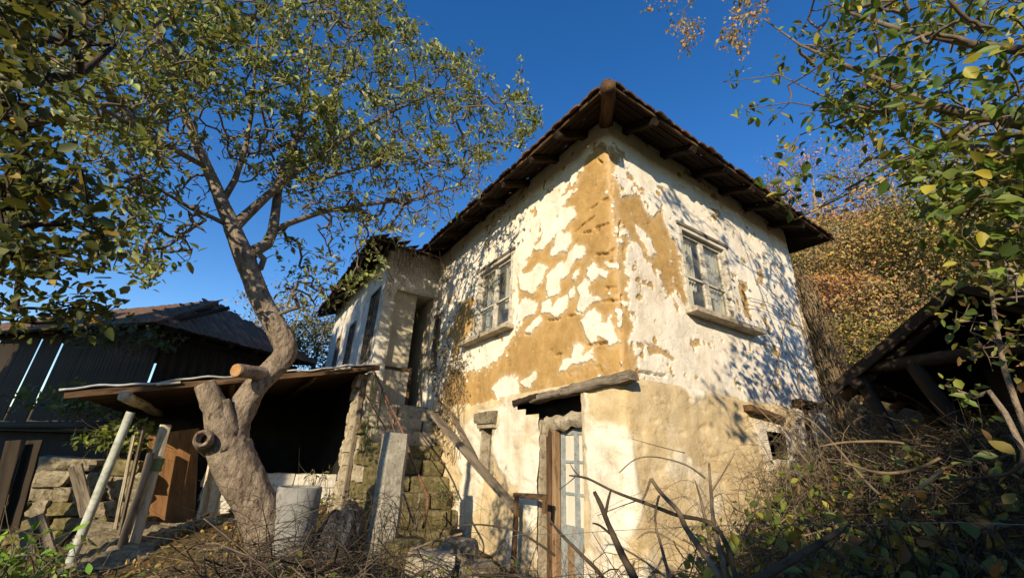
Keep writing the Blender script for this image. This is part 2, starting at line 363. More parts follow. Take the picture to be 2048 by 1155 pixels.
def build_ground():
    t = np.linspace(-1, 1, 261); g = np.sign(t)*(np.sinh(np.abs(t)*7.2)/np.sinh(7.2))*2500
    X, Y = np.meshgrid(g, g+2, indexing='ij'); Z = ground_z(X.ravel(), Y.ravel()).reshape(X.shape)
    n = len(g); idx = np.arange(n*n).reshape(n, n)
    f = np.stack([idx[:-1, :-1], idx[1:, :-1], idx[1:, 1:], idx[:-1, 1:]], -1).reshape(-1, 4)
    s = NT('leaf_littered_earth')
    c = s.ramp(s.noise(.9, 7, .7), [(.3, (.055, .042, .024)), (.5, (.11, .085, .045)), (.68, (.07, .08, .025))])
    c = s.mix(.5, c, s.ramp(s.noise(14, 5, .7), [(.3, (.4, .4, .4)), (.65, (1.0, 1.0, 1.0))]), 'MULTIPLY')
    c = s.mix(s.ramp(s.noise(30, 3, .6), [(.58, (0, 0, 0)), (.62, (1, 1, 1))]), c, (.22, .13, .05))
    s.bump(s.noise(18, 6, .7), .9, .04)
    return struct(mesh_np('ground', np.stack([X, Y, Z], -1).reshape(-1, 3), f, s.fin(c, .95, .1), smooth=True))
build_ground()

# ------------------------------------------------------------------ the house
house = thing('farmhouse', 'old two storey farmhouse with flaking white plaster over ochre clay and tiled roof', 'house', HQ, HA)
def uL(x, y): p = hx(x, y, 0.0); return (-p[1], p[2])
def uR(x, y): p = hy(x, y, 0.0); return (p[0], p[2])
def zz(pts, o, s): return [(o[0]+a/s, o[1]+b/s) for a, b in pts]
def seg_d(U, Z, P):
    P = np.array(P); d = np.full(U.shape, 1e9); ins = np.zeros(U.shape, bool); n = len(P)
    for i in range(n):
        a, b = P[i], P[(i+1) % n]; ab = b-a; t = np.clip(((U-a[0])*ab[0]+(Z-a[1])*ab[1])/(ab@ab+1e-12), 0, 1)
        d = np.minimum(d, np.hypot(U-a[0]-t*ab[0], Z-a[1]-t*ab[1]))
        if abs(b[1]-a[1]) > 1e-9:
            c = ((a[1] > Z) != (b[1] > Z)) & (U < (b[0]-a[0])*(Z-a[1])/(b[1]-a[1])+a[0]); ins ^= c
    return np.where(ins, d, -d)
o8 = (880, 440); s8 = 2.75
CLAY_L = [uL(*p) for p in [(1214, 285), (1192, 296), (1172, 318), (1168, 335), (1150, 372), (1133, 400), (1112, 440), (1092, 452), (1082, 480), (1066, 500), (1052, 530), (1036, 548), (1034, 640), (1037, 660), (1012, 700), (996, 716), (960, 738), (925, 745), (905, 735), (925, 690), (948, 655), (954, 600), (940, 590), (925, 610), (905, 640), (905, 720), (885, 780), (890, 830), (960, 830), (1040, 800), (1249, 752), (1244, 700), (1236, 500), (1222, 380)]]
ISL_L = [[uL(*p) for p in zz(q, o8, s8)] for q in (
 [(470, 60), (500, 150), (560, 165), (620, 100), (690, 30), (735, -10), (740, -60), (600, -60)],
 [(610, 185), (650, 190), (720, 130), (715, 75), (660, 60), (625, 130)],
 [(585, 425), (640, 405), (650, 330), (700, 290), (735, 220), (795, 205), (795, 150), (750, 140), (700, 180), (690, 230), (640, 250), (590, 300), (578, 370)],
 [(425, 270), (450, 380), (520, 390), (560, 330), (590, 260), (540, 250), (480, 300)],
 [(810, 270), (840, 225), (880, 270), (930, 280), (920, 325), (880, 310), (845, 325), (815, 300)],
 [(725, 320), (760, 280), (765, 300), (735, 330)],
 [(750, 495), (780, 512), (830, 470), (890, 425), (820, 405), (840, 330), (800, 320), (755, 360), (770, 420)],
 [(780, 560), (820, 505), (870, 505), (890, 560), (930, 545), (950, 600), (980, 660), (930, 695), (905, 650), (870, 625), (835, 665), (795, 600)],
 [(660, 825), (675, 765), (730, 760), (750, 670), (790, 690), (780, 740), (840, 710), (835, 760), (760, 795)],
 [(560, 500), (565, 450), (600, 440), (620, 480), (650, 430), (690, 410), (700, 440), (650, 525), (600, 510)],
 [(705, 400), (735, 375), (740, 420), (715, 440)], [(420, 480), (450, 430), (540, 460), (520, 500), (440, 550), (415, 560)],
 [(462, 605), (550, 530), (553, 575), (490, 628)], [(285, 925), (330, 880), (385, 850), (430, 860), (437, 950), (380, 975), (315, 1000), (310, 940)],
 [(445, 880), (520, 838), (525, 890), (480, 912)])]
CLAY_R = [uR(*p) for p in [(1213, 285), (1226, 292), (1240, 318), (1229, 335), (1228, 350), (1236, 378), (1246, 398), (1262, 378), (1272, 368), (1282, 395), (1294, 430), (1307, 436), (1312, 418), (1322, 408), (1326, 450), (1342, 480), (1352, 495), (1355, 520), (1366, 575), (1376, 610), (1368, 612), (1350, 580), (1335, 575), (1318, 566), (1306, 540), (1290, 515), (1280, 495), (1268, 484), (1258, 480), (1253, 505), (1248, 520), (1252, 560), (1256, 600), (1262, 640), (1268, 655), (1262, 680), (1272, 735), (1280, 742), (1270, 762), (1240, 770), (1236, 500), (1222, 380)]]
ISL_R = [[uR(*p) for p in q] for q in ([(1268, 445), (1285, 460), (1300, 500), (1290, 490), (1275, 470)], [(1283, 475), (1300, 480), (1310, 505), (1300, 515)])]
CLAY_R2 = [[uR(*p) for p in q] for q in (
 [(1472, 555), (1488, 562), (1500, 600), (1503, 642), (1492, 640), (1482, 600)], [(1511, 538), (1527, 540), (1525, 580), (1514, 568)],
 [(1527, 625), (1533, 640), (1545, 675), (1535, 670)], [(1543, 690), (1562, 695), (1556, 730), (1552, 720)], [(1287, 676), (1310, 690), (1350, 712), (1345, 722), (1310, 706), (1300, 715)],
 [(1380, 660), (1400, 668), (1398, 672)], [(1420, 420), (1436, 424), (1432, 436)], [(1520, 680), (1545, 690), (1530, 694)])]
CRACKS = [[uL(*p) for p in q] for q in (
 [(1193, 408), (1181, 416)], [(1215, 394), (1205, 400)], [(1148, 463), (1162, 450), (1187, 432)], [(1190, 455), (1205, 450), (1217, 446)], [(1165, 465), (1180, 462)],
 [(1195, 462), (1198, 460)], [(1192, 508), (1214, 507), (1222, 500), (1230, 492)], [(1215, 528), (1225, 520)], [(1205, 602), (1222, 600), (1235, 598)], [(1214, 575), (1232, 572)],
 [(1135, 632), (1150, 628)], [(1095, 640), (1118, 637)], [(1050, 668), (1060, 667)], [(1175, 690), (1196, 686), (1215, 684)], [(1150, 622), (1166, 628)],
 [(1186, 300), (1200, 292), (1214, 300), (1225, 308)], [(1196, 318), (1204, 325)], [(1112, 710), (1124, 706)], [(1238, 725), (1246, 735)])]
CRACKS += [[uR(*p) for p in q] for q in ([(1222, 305), (1232, 318)], [(1330, 752), (1300, 746), (1275, 742)], [(1240, 445), (1238, 470)], [(1243, 590), (1247, 620)])]
HOLES_UP = [(-3.28, -2.12, 3.47, 4.72), (1.24, 2.34, 3.42, 4.62), (-5.16, -4.86, 3.30, 4.35)]
HOLES_LOW = [(-1.36, -.58, -.5, 2.33), (-1.80, -1.36, 2.20, 2.33), (-1.62, -1.36, 2.12, 2.33), (-2.72, -2.42, 1.42, 2.02), (2.5, 2.95, 1.72, 2.05)]

def strip_wall(name, u0, u1, z0, z1, step, holes, plaster, disp, mat, outset=0.0):
    us = np.linspace(u0, u1, int((u1-u0)/step)); zs = np.linspace(z0, z1, int((z1-z0)/step))
    U, Z = np.meshgrid(us, zs, indexing='ij'); e = .07; sq = np.sqrt(U*U+e*e); t = .5*(1+U/sq)
    x = .5*(U+sq); y = .5*(-U+sq); nx, ny = -(1-t), -t; nl = np.hypot(nx, ny); nx /= nl; ny /= nl
    p = plaster(U, Z); d = disp(U, Z, p)+outset
    V_ = np.stack([x+nx*d, y+ny*d, Z], -1).reshape(-1, 3)
    n0, n1 = U.shape; idx = np.arange(n0*n1).reshape(n0, n1)
    cu_, cz = (us[:-1]+us[1:])/2, (zs[:-1]+zs[1:])/2; keep = np.ones((n0-1, n1-1), bool)
    for a, b, c, d_ in holes: keep[np.ix_((cu_ > a) & (cu_ < b), (cz > c) & (cz < d_))] = False
    f = np.stack([idx[:-1, :-1], idx[1:, :-1], idx[1:, 1:], idx[:-1, 1:]], -1)[keep].reshape(-1, 4)
    return mesh_np(name, V_, f, mat, house, smooth=True, attrs={'plaster': p.ravel()})
def sstep(x): x = np.clip(x, 0, 1); return x*x*(3-2*x)
def plaster_up(U, Z):
    j1 = .075*fbm(U*8, Z*8, seed=11, oct=5); j2 = .075*fbm(U*8+31, Z*8, seed=12, oct=5)
    Uj, Zj = U+j1, Z+j2
    clay = np.maximum(seg_d(Uj, Zj, CLAY_L), seg_d(Uj, Zj, CLAY_R))
    for q in CLAY_R2: clay = np.maximum(clay, seg_d(Uj, Zj, q)-.01)
    sp = fbm(U*3.1, Z*3.1, seed=21, oct=5)-.52; clay = np.maximum(clay, np.where(U < -1.7, sp*.4+.05*(fbm(U*9, Z*9, seed=8) > .1), sp*.3-.02))
    isl = np.full(U.shape, -1e9)
    for q in ISL_L+ISL_R: isl = np.maximum(isl, seg_d(Uj, Zj, q)+.008)
    tiny = (fbm(U*9, Z*9, seed=33, oct=5)-.30-1.2*np.clip(clay, 0, .3))*.22; bite = (fbm(U*9, Z*9, seed=35, oct=5)-.24-1.1*np.clip(-clay, 0, .6))*.22
    p = np.maximum(-clay, np.maximum(isl, np.where(clay < .22, tiny, -1)))
    p = np.where((clay < 0) & (clay > -.5), np.minimum(p, -bite), p)
    return np.clip(p, -.3, .3)
def disp_up(U, Z, p):
    d = .022*fbm(U*1.1, Z*1.1, seed=41, oct=3)+.006*fbm(U*9, Z*9, seed=44, oct=3)
    d = d+.012*sstep(p/.012+.5)
    for c in CRACKS:
        for a, b in zip(c[:-1], c[1:]):
            a = np.array(a); b = np.array(b); ab = b-a; near = (np.abs(U-a[0]) < .5) & (np.abs(Z-a[1]) < .5)
            t = np.clip(((U[near]-a[0])*ab[0]+(Z[near]-a[1])*ab[1])/(ab@ab+1e-9), 0, 1)
            r = np.hypot(U[near]-a[0]-t*ab[0], Z[near]-a[1]-t*ab[1])+.012*fbm(U[near]*22, Z[near]*22, seed=9)
            d[near] -= .05*np.exp(-(np.maximum(r, 0)/.011)**2)
    d = d-.014*sstep((p < -.03)*(fbm(U*6, Z*9, seed=61, oct=4)-.34)*4)          # hollows worn into bare clay
    return d
strip_wall('wall', -5.34, 4.5, 2.32, 5.88, .0135, HOLES_UP, plaster_up, disp_up, 'wall_up')

WHITE_LOW = [[uL(*p) for p in q] for q in ([(965, 822), (1040, 812), (1078, 838), (1092, 870), (1088, 940), (1090, 1040), (1062, 1060), (1040, 980), (1000, 920), (985, 870)],
 [(1172, 770), (1180, 840), (1230, 850), (1248, 850), (1250, 960), (1252, 1100), (1200, 1130), (1185, 1000)])]
WHITE_LOW += [[uR(*p) for p in q] for q in ([(1250, 850), (1262, 870), (1266, 960), (1275, 1030), (1250, 1100)], [(1590, 810), (1640, 810), (1645, 850), (1590, 850)])]
def plaster_low(U, Z):
    p = (fbm(U*1.6, Z*1.6, seed=71, oct=6)-.24)*.35
    j = .06*fbm(U*6, Z*6, seed=72)
    for q in WHITE_LOW: p = np.maximum(p, seg_d(U+j, Z+j, q)*1.2+.02)
    return np.clip(p, -.3, .3)
def disp_low(U, Z, p):
    d = .035*fbm(U*1.7, Z*2.2, seed=81, oct=3)+.010*fbm(U*6, Z*8, seed=82, oct=5)-.012*sstep((fbm(U*5, Z*11, seed=88, oct=4)-.28)*5)+.008*sstep(p/.03+.5)
    left = U < -2.2
    cell = fbm(U*4.2, Z*6, seed=85, oct=2); d = d+np.where(left, .03*cell, .008*cell)
    return d-.02*sstep((Z-2.36)/.06)
strip_wall('wall', -5.34, 4.62, -.4, 2.42, .018, HOLES_LOW, plaster_low, disp_low, 'wall_low', .035)
# closed back of the house (plain, never faces the photograph) and ceiling
mb = MB(); mb.poly([(4.5, 0, -.4), (4.5, 11, -.4), (4.5, 11, 5.9), (4.5, 0, 5.9)]); mb.poly([(-1.15, 11, -.4), (4.5, 11, -.4), (4.5, 11, 5.9), (-1.15, 11, 5.9)]); mb.build('rear_wall', 'plaster_wing', house)
mb = MB(); mb.box((.05, .05, 5.70), (4.45, 10.9, 5.74)); mb.box((.05, .05, 2.40), (4.45, 10.9, 2.44)); mb.build('floor_boards', 'wood_dark', house)

def wb(mb, wl, u0, u1, z0, z1, d0, d1):                                # a box in wall coordinates (d: depth into the wall)
    if wl == 'L': mb.box((d0, -u0, z0), (d1, -u1, z1))
    elif wl == 'W': mb.box((-1.15+d0, -u0, z0), (-1.15+d1, -u1, z1))
    else: mb.box((u0, d0, z0), (u1, d1, z1))
    return mb
def window(wl, u0, u1, z0, z1, sill, glass='glass', leaves=2, bar_at=.40, paint='paint_white', curtain=True, depth=.06):
    w_ = part_empty('window', house); fr = .055
    def sub(name, mat, boxes, sm=False):
        mb = MB()
        for b in boxes: wb(mb, wl, *b)
        return mb.build(name, mat, w_)
    # plastered reveal
    sub('reveal', 'plaster_inner', [(u0-.03, u0+.004, z0-.03, z1+.03, -.002, .30), (u1-.004, u1+.03, z0-.03, z1+.03, -.002, .30), (u0+.004, u1-.004, z1-.004, z1+.03, -.002, .30), (u0+.004, u1-.004, z0-.03, z0+.004, -.002, .30)])
    sub('frame', paint, [(u0+.005, u0+fr, z0+.005, z1-.005, -.03, depth+.04), (u1-fr, u1-.005, z0+.005, z1-.005, -.03, depth+.04), (u0+fr, u1-fr, z1-fr, z1-.005, -.03, depth+.04), (u0+fr, u1-fr, z0+.005, z0+fr, -.03, depth+.04)])
    a, b = u0+fr+.004, u1-fr-.004; wl_ = (b-a)/leaves
    for k in range(leaves):
        x0, x1 = a+k*wl_+.004, a+(k+1)*wl_-.004; y0, y1 = z0+fr+.004, z1-fr-.004; c = .042; ym = y0+(y1-y0)*bar_at
        bx = [(x0, x0+c, y0, y1, depth-.035, depth+.01), (x1-c, x1, y0, y1, depth-.035, depth+.01), (x0+c, x1-c, y1-c, y1, depth-.035, depth+.01), (x0+c, x1-c, y0, y0+c, depth-.035, depth+.01)]
        if bar_at: bx.append((x0+c, x1-c, ym-.014, ym+.014, depth-.03, depth+.008))
        sub('sash', paint, bx)
        if bar_at:
            sub('pane', glass, [(x0+c-.005, x1-c+.005, y0+c-.005, ym-.01, depth-.008, depth-.004)]); sub('pane', glass, [(x0+c-.005, x1-c+.005, ym+.01, y1-c+.005, depth-.008, depth-.004)])
        else: sub('pane', glass, [(x0+c-.005, x1-c+.005, y0+c-.005, y1-c+.005, depth-.008, depth-.004)])
        if curtain:
            n = 44; t = np.linspace(0, 1, n); uu = x0+.02+(x1-x0-.04)*(.30+.68*t if k else .12+.62*t); dd = depth+.06+.022*np.sin(t*29+k)+.012*np.sin(t*61)
            bot = np.where(np.abs(t-(.85 if k else .15)) < .45, y0, y0+(y1-y0)*.28); v = []
            for i in range(n):
                for z in (y1, (y1+bot[i])/2, bot[i]):
                    v.append((dd[i], -uu[i], z) if wl == 'L' else (uu[i], dd[i], z))
            g = np.arange(n*3).reshape(n, 3); f = np.stack([g[:-1, :-1], g[1:, :-1], g[1:, 1:], g[:-1, 1:]], -1).reshape(-1, 4)
            mesh_np('curtain', v, f, 'curtain', w_, smooth=True)
    if sill:
        a, b, z, out = sill
        mb = MB(); wb(mb, wl, a, b, z-.075, z-.004, -out, .05); sl_ = mb.build('sill', 'stone_pale', w_)
        bm = sl_.modifiers.new('worn', 'BEVEL'); bm.width = .012; bm.segments = 2
    # head board above the opening
    if sill: sub('head_board', 'wood_grey', [(u0-.05, u1+.05, z1-.002, z1+.045, -.045, .05)])
    return w_
window('L', -3.28, -2.12, 3.47, 4.72, (-3.62, -2.04, 3.46, .17))
window('R', 1.24, 2.34, 3.42, 4.62, (1.17, 2.74, 3.41, .17))
window('L', -5.16, -4.86, 3.30, 4.35, (-5.2, -4.80, 3.29, .10), leaves=1, curtain=False, glass='glass_dark', paint='wood_grey')
# dark rooms behind the windows
mb = MB(); mb.box((.9, .9, 2.5), (.95, 5.6, 5.6)); mb.box((.95, .9, 2.5), (4.2, .95, 5.6)); mb.build('inner_wall', 'plaster_inner', house)

# cellar window with its stone head
cw = part_empty('cellar_window', house)
mb = MB(); wb(mb, 'L', -2.70, -2.44, 1.44, 2.0, .07, .10); mb.build('shutter', 'wood_grey', cw)
mb = MB(); wb(mb, 'L', -2.80, -2.34, 2.0, 2.07, -.10, .12); mb.build('lintel', 'stone_pale', cw)
so_ = link('head_stone', stone_mesh(.2, .56, .16, 5), cw, (-.04, 2.60, 2.14)); so_.data.materials.append(M['stone'])
mb = MB(); wb(mb, 'L', -2.76, -2.70, 1.40, 2.0, -.05, .2); wb(mb, 'L', -2.44, -2.38, 1.40, 2.0, -.05, .2); mb.build('jamb', 'stone_pale', cw)
# cellar opening in the gable wall
co = part_empty('cellar_opening', house)
mb = MB(); wb(mb, 'R', 2.46, 2.5, 1.68, 2.08, -.03, .12); wb(mb, 'R', 2.95, 3.0, 1.68, 2.08, -.03, .12); wb(mb, 'R', 2.5, 2.95, 2.05, 2.10, -.03, .12); mb.build('frame', 'wood_dark', co)
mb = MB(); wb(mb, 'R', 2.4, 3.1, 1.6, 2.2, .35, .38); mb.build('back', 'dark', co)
bar('lintel', (2.1, -.06, 2.30), (2.9, -.05, 2.22), .14, .07, 'wood_brown', co)
bar('lintel', (3.42, -.07, 2.50), (4.1, -.06, 2.50), .16, .09, 'wood_brown', co)
bar('post', (3.62, -.05, 2.46), (3.60, -.05, 1.9), .09, .09, 'wood_dark', co)

# wing: end wall with the open porch door, long face, recess
def flat_wall(name, org, du, us, zs, holes, mat, nrm, amp=.012, seed=0, parent=None):
    ug = np.linspace(us[0], us[1], int((us[1]-us[0])/.04)+2); zg = np.linspace(zs[0], zs[1], int((zs[1]-zs[0])/.04)+2)
    for a, b, c, d in holes:
        for e in (a, b): ug[np.argmin(abs(ug-e))] = e
        for e in (c, d): zg[np.argmin(abs(zg-e))] = e
    U, Z = np.meshgrid(ug, zg, indexing='ij'); d = amp*fbm(U*2+seed, Z*2, seed=seed)
    Vv = np.array(org)[None, None]+U[..., None]*np.array(du)+Z[..., None]*A(0, 0, 1)+d[..., None]*np.array(nrm)
    idx = np.arange(U.size).reshape(U.shape); cu_, cz = (ug[:-1]+ug[1:])/2, (zg[:-1]+zg[1:])/2; keep = np.ones((len(cu_), len(cz)), bool)
    for a, b, c, e in holes: keep[np.ix_((cu_ > a) & (cu_ < b), (cz > c) & (cz < e))] = False
    f = np.stack([idx[:-1, :-1], idx[1:, :-1], idx[1:, 1:], idx[:-1, 1:]], -1)[keep].reshape(-1, 4)
    return mesh_np(name, Vv.reshape(-1, 3), f, mat, parent or house, smooth=True)
WY = 5.3
flat_wall('wing_wall', (0, WY, 0), (1, 0, 0), (-1.15, .02), (1.6, 5.88), [(-.90, -.05, 2.46, 4.84)], 'plaster_wing', (0, -1, 0), seed=3)
flat_wall('wing_wall', (-1.15, 0, 0), (0, 1, 0), (WY, 11), (1.6, 5.9), [(5.62, 6.35, 3.35, 4.95), (7.55, 8.15, 3.35, 4.65), (9.2, 9.7, 3.35, 4.65)], 'plaster_wing', (-1, 0, 0), seed=5)
for a, b, c, d in ((5.62, 6.35, 3.35, 4.95), (7.55, 8.15, 3.35, 4.65), (9.2, 9.7, 3.35, 4.65)):
    window('W', -b, -a, c, d, None, glass='glass_dark', leaves=2 if b-a > .7 else 1, curtain=False, paint='wood_grey', depth=.05)
mb = MB()
mb.box((-.95, WY, 2.40), (-.90, WY+1.4, 4.9)); mb.box((-.90, WY, 4.84), (-.05, WY+1.4, 4.90)); mb.box((-.05, WY+.002, 2.40), (0, WY+1.4, 4.9))
mb.box((-.899, WY+.13, 2.45), (-.40, WY+.17, 4.838)); mb.box((-.44, WY+.17, 2.45), (-.40, WY+1.4, 4.838)); mb.build('porch_recess', 'plaster_inner', house)
dr_ = part_empty('porch_door', house)
mb = MB(); mb.box((-.40, WY+1.1, 2.45), (-.05, WY+1.15, 4.25)); mb.build('leaf', 'wood_brown', dr_)
mb = MB(); mb.box((-.40, WY+1.0, 4.25), (-.05, WY+1.12, 4.32)); mb.build('rail', 'wood_grey', dr_)
gt = part_empty('low_gate', house)
for k in range(3):
    mb = MB(); mb.box((-.88+k*.17, WY+.07, 2.50), (-.88+k*.17+.162, WY+.095, 3.16)); mb.build('board', 'plaster_inner', gt)
mb = MB(); mb.box((-.89, WY+.05, 3.165), (-.37, WY+.12, 3.22)); mb.build('rail', 'wood_brown', gt)
mb = MB(); mb.box((-.368, WY+.05, 2.46), (-.32, WY+.12, 3.26)); mb.build('post', 'wood_brown', gt)

# street-level door under the log lintel
dd = .17
door = part_empty('cellar_door', house)
mb = MB(); mb.box((.0, 1.352, -.4), (.34, 1.42, 2.06)); mb.box((.0, .52, -.4), (.34, .578, 2.3)); mb.build('reveal', 'wall_low' if False else 'stone_pale', door)
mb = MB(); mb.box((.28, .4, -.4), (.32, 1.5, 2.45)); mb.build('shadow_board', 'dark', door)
bar('door_post', (dd-.02, 1.30, -.35), (dd-.05, 1.31, 1.97), .085, .10, 'wood_brown', door)
bar('door_post', (dd-.02, .61, -.35), (dd-.02, .605, 2.02), .05, .09, 'wood_brown', door)
bar('door_post', (dd-.03, 1.215, -.35), (dd-.05, 1.215, 1.98), .05, .085, 'wood_tan', door, rough=.1)
leaf = part_empty('door_leaf', door)
def dbox(name, y0, y1, z0, z1, d0, d1, mat):
    mb = MB(); mb.box((d0, y0, z0), (d1, y1, z1)); return mb.build(name, mat, door)
Y0, Y1, Z0, Z1 = .64, 1.185, -.2, 1.96
bpy.data.objects.remove(leaf)
for (a, b) in ((Y0, Y0+.07), (Y1-.07, Y1), ((Y0+Y1)/2-.035, (Y0+Y1)/2+.035)): dbox('stile', a, b, Z0, Z1, dd, dd+.04, 'paint_blue')
cols = [(Y0+.07, (Y0+Y1)/2-.035), ((Y0+Y1)/2+.035, Y1-.07)]
for a, b in cols:
    dbox('rail', a, b, Z1-.07, Z1, dd+.002, dd+.038, 'paint_blue'); dbox('rail', a, b, .86, .96, dd+.002, dd+.038, 'paint_blue'); dbox('rail', a, b, Z0, Z0+.1, dd+.002, dd+.038, 'paint_blue')
    for zb in (1.27, 1.60): dbox('glazing_bar', a, b, zb-.014, zb+.014, dd+.004, dd+.034, 'paint_blue')
    for za, zb in ((.96, 1.256), (1.284, 1.586), (1.614, Z1-.07)): dbox('pane', a, b, za, zb, dd+.018, dd+.022, 'curtain')
    dbox('panel', a, b, Z0+.1, .86, dd+.012, dd+.03, 'paint_blue'); dbox('raised_panel', a+.035, b-.035, Z0+.16, .79, dd+.002, dd+.012, 'wood_tan')
bar('loose_batten', (dd-.03, .73, .9), (dd-.03, .75, 1.95), .035, .02, 'wood_tan', door)
# crumpled sheet wedged above the door
n = 30; vv = []
for i in range(n):
    for j in range(7):
        t = i/(n-1); y = .58+.79*t; z = 2.10-.17*j/6+.02*math.sin(t*7)+.10*t*(1-t)+.015*math.sin(t*19); x = .10-.07*math.sin(j/6*3.1)+.006*math.sin(t*31+j)+.008*math.sin(t*13-j*2)
        vv.append((x, y, z-(.09 if abs(t-.5) > .42 and j > 3 else 0)))
g = np.arange(n*7).reshape(n, 7); mesh_np('rag', vv, np.stack([g[:-1, :-1], g[1:, :-1], g[1:, 1:], g[:-1, 1:]], -1).reshape(-1, 4), 'stone_pale', door, smooth=True)
mb = MB(); mb.box((.25, .5, 2.06), (.3, 1.9, 2.40)); mb.build('shade_gap_sheet', 'dark', door)  # dark sheet painting the shade in the gap under the lintel
# log lintel: three round timbers end on end over the door
ll = part_empty('log_lintel', house)
for (a, b, w1, h1) in (((1034, 804), (1082, 792), .17, .085), ((1068, 797), (1148, 778), .18, .085), ((1130, 783), (1266, 752), .18, .09)):
    pa, pb = hx(*a, -.01), hx(*b, -.01); bar('log', pa+A(0, 0, -.01), pb, w1*.85, h1, 'wood_eave' if w1 < .175 else 'wood_grey', ll, rough=.14, nseg=9)

# ------------------------------------------------------------------ roof
OV = .52
def zl(x, y): return 5.60+.042*min(max(y, -.6), 5)+.45*(x+OV)
def zr(x, y): return 5.60-.030*x+.45*(y+OV)
def zw(x, y): return 5.58+.02*(y-5)+.45*min(x+1.67, (y-4.8))
roof = part_empty('roof', house)
def slab(name, pts, th, mat, parent):
    mb = MB(); n = len(pts); mb.v += [tuple(p) for p in pts]+[(p[0], p[1], p[2]-th) for p in pts]
    mb.f.append(tuple(range(n))); mb.f.append(tuple(range(2*n-1, n-1, -1)))
    for i in range(n): mb.f.append((i, (i+1) % n+0, (i+1) % n+n, i+n)[::-1])
    return mb.build(name, mat, parent)
hipz = (zl(2.25, 2.25)+zr(2.25, 2.25))/2
slab('deck', [(-OV+.45, -OV+.45, zl(-.07, -.07)), (2.25, 2.25, hipz), (2.25, 9, hipz+.1), (-OV+.45, 9, zl(-.07, 5))], .02, 'wood_dark', roof)
slab('deck', [(-OV+.45, -OV+.45, zr(-.07, -.07)), (5.02, -OV+.45, zr(5.02, -.07)), (2.25, 2.25, hipz)], .02, 'wood_dark', roof)
slab('deck', [(5.02, -OV, zr(5.02, -OV)), (5.02, 9, 5.6), (2.25, 9, hipz+.1), (2.25, 2.25, hipz)], .02, 'wood_dark', roof)
slab('deck', [(-1.22, 5.25, zw(-1.22, 5.25)), (.6, 7.07, zw(.6, 7.07)), (.6, 11.5, zw(.6, 11.5)), (-1.22, 11.5, zw(-1.22, 11.5))], .02, 'wood_dark', roof)
slab('deck', [(-1.22, 5.25, zw(-1.22, 5.25)), (.9, 5.25, zw(.9, 5.25)), (.6, 7.07, zw(.6, 7.07))], .02, 'wood_dark', roof)
# eave boards: one by one, with gaps
rg = np.random.default_rng(3)
for k in range(4):
    o_ = -OV+.055+k*.112
    for side in 'LR':
        e0, e1 = (o_+.02, 5.7) if side == 'L' else (o_+.02, 5.0-.0)
        cuts = [e0]+sorted(rg.uniform(e0+1, e1-1, 1))+[e1]
        for a, b in zip(cuts[:-1], cuts[1:]):
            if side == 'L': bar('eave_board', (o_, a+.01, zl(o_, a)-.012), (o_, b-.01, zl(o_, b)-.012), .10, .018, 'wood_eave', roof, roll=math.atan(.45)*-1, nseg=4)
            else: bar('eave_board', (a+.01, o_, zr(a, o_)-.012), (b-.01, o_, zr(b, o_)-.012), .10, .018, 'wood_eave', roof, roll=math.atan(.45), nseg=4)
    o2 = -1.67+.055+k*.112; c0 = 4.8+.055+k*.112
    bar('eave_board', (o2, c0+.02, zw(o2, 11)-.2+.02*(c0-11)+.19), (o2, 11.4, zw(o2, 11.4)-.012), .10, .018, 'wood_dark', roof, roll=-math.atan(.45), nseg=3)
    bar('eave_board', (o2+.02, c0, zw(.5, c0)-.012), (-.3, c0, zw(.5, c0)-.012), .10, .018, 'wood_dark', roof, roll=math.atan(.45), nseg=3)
# rafters
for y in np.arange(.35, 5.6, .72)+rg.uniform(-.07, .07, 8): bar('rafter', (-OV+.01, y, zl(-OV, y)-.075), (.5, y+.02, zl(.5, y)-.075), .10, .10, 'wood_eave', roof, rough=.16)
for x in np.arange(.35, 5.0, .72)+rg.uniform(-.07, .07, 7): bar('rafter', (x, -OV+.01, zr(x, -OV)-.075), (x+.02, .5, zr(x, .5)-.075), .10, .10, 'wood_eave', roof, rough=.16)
for y in np.arange(5.6, 11.3, .8): bar('rafter', (-1.66, y, zw(-1.66, y)-.075), (-.7, y, zw(-.7, y)-.075), .09, .10, 'wood_dark', roof)
for x in (-1.2, -.7): bar('rafter', (x, 4.82, zw(.5, 4.82)-.075), (x, 5.6, zw(.5, 5.6)-.075), .09, .10, 'wood_dark', roof)
bar('hip_log', (-OV-.04, -OV-.04, 5.50), (.9, .9, 6.13), .18, .17, 'wood_brown', roof, round_=True, rough=.09, nseg=8)
bar('fascia', (-OV+.0, -OV+.02, zl(-OV, -OV)-.015), (-OV, 5.7, zl(-OV, 5.7)-.015), .02, .055, 'wood_brown', roof, nseg=10)
bar('fascia', (-OV+.02, -OV, zr(-OV, -OV)-.015), (5.02, -OV, zr(5.02, -OV)-.015), .02, .055, 'wood_brown', roof, nseg=10)
# clay tiles
def tile_mesh(wd=.175, ln=.40, arch=.015, th=.018):
    n = 6; v = []
    for s, (x, k) in enumerate(((0, 1.0), (ln, .86))):
        for j in range(n+1):
            t = j/n*2-1; v.append((x, t*wd/2*k, arch*(1-t*t)*k+.0)); 
        for j in range(n+1):
            t = j/n*2-1; v.append((x, t*wd/2*k*.98, arch*(1-t*t)*k-th))
    N = n+1; f = []
    for j in range(n):
        f += [(j, 2*N+j, 2*N+j+1, j+1), (N+j, N+j+1, 3*N+j+1, 3*N+j), (j, j+1, N+j+1, N+j), (2*N+j, 3*N+j, 3*N+j+1, 2*N+j+1)]
    f += [(0, N, 3*N, 2*N), (n, 2*N+n, 3*N+n, N+n)]
    return np.array(v), f
tv, tf = tile_mesh()
tm = bpy.data.meshes.new('tile'); tm.from_pydata([tuple(p) for p in tv], [], tf); tm.materials.append(M['tile'])
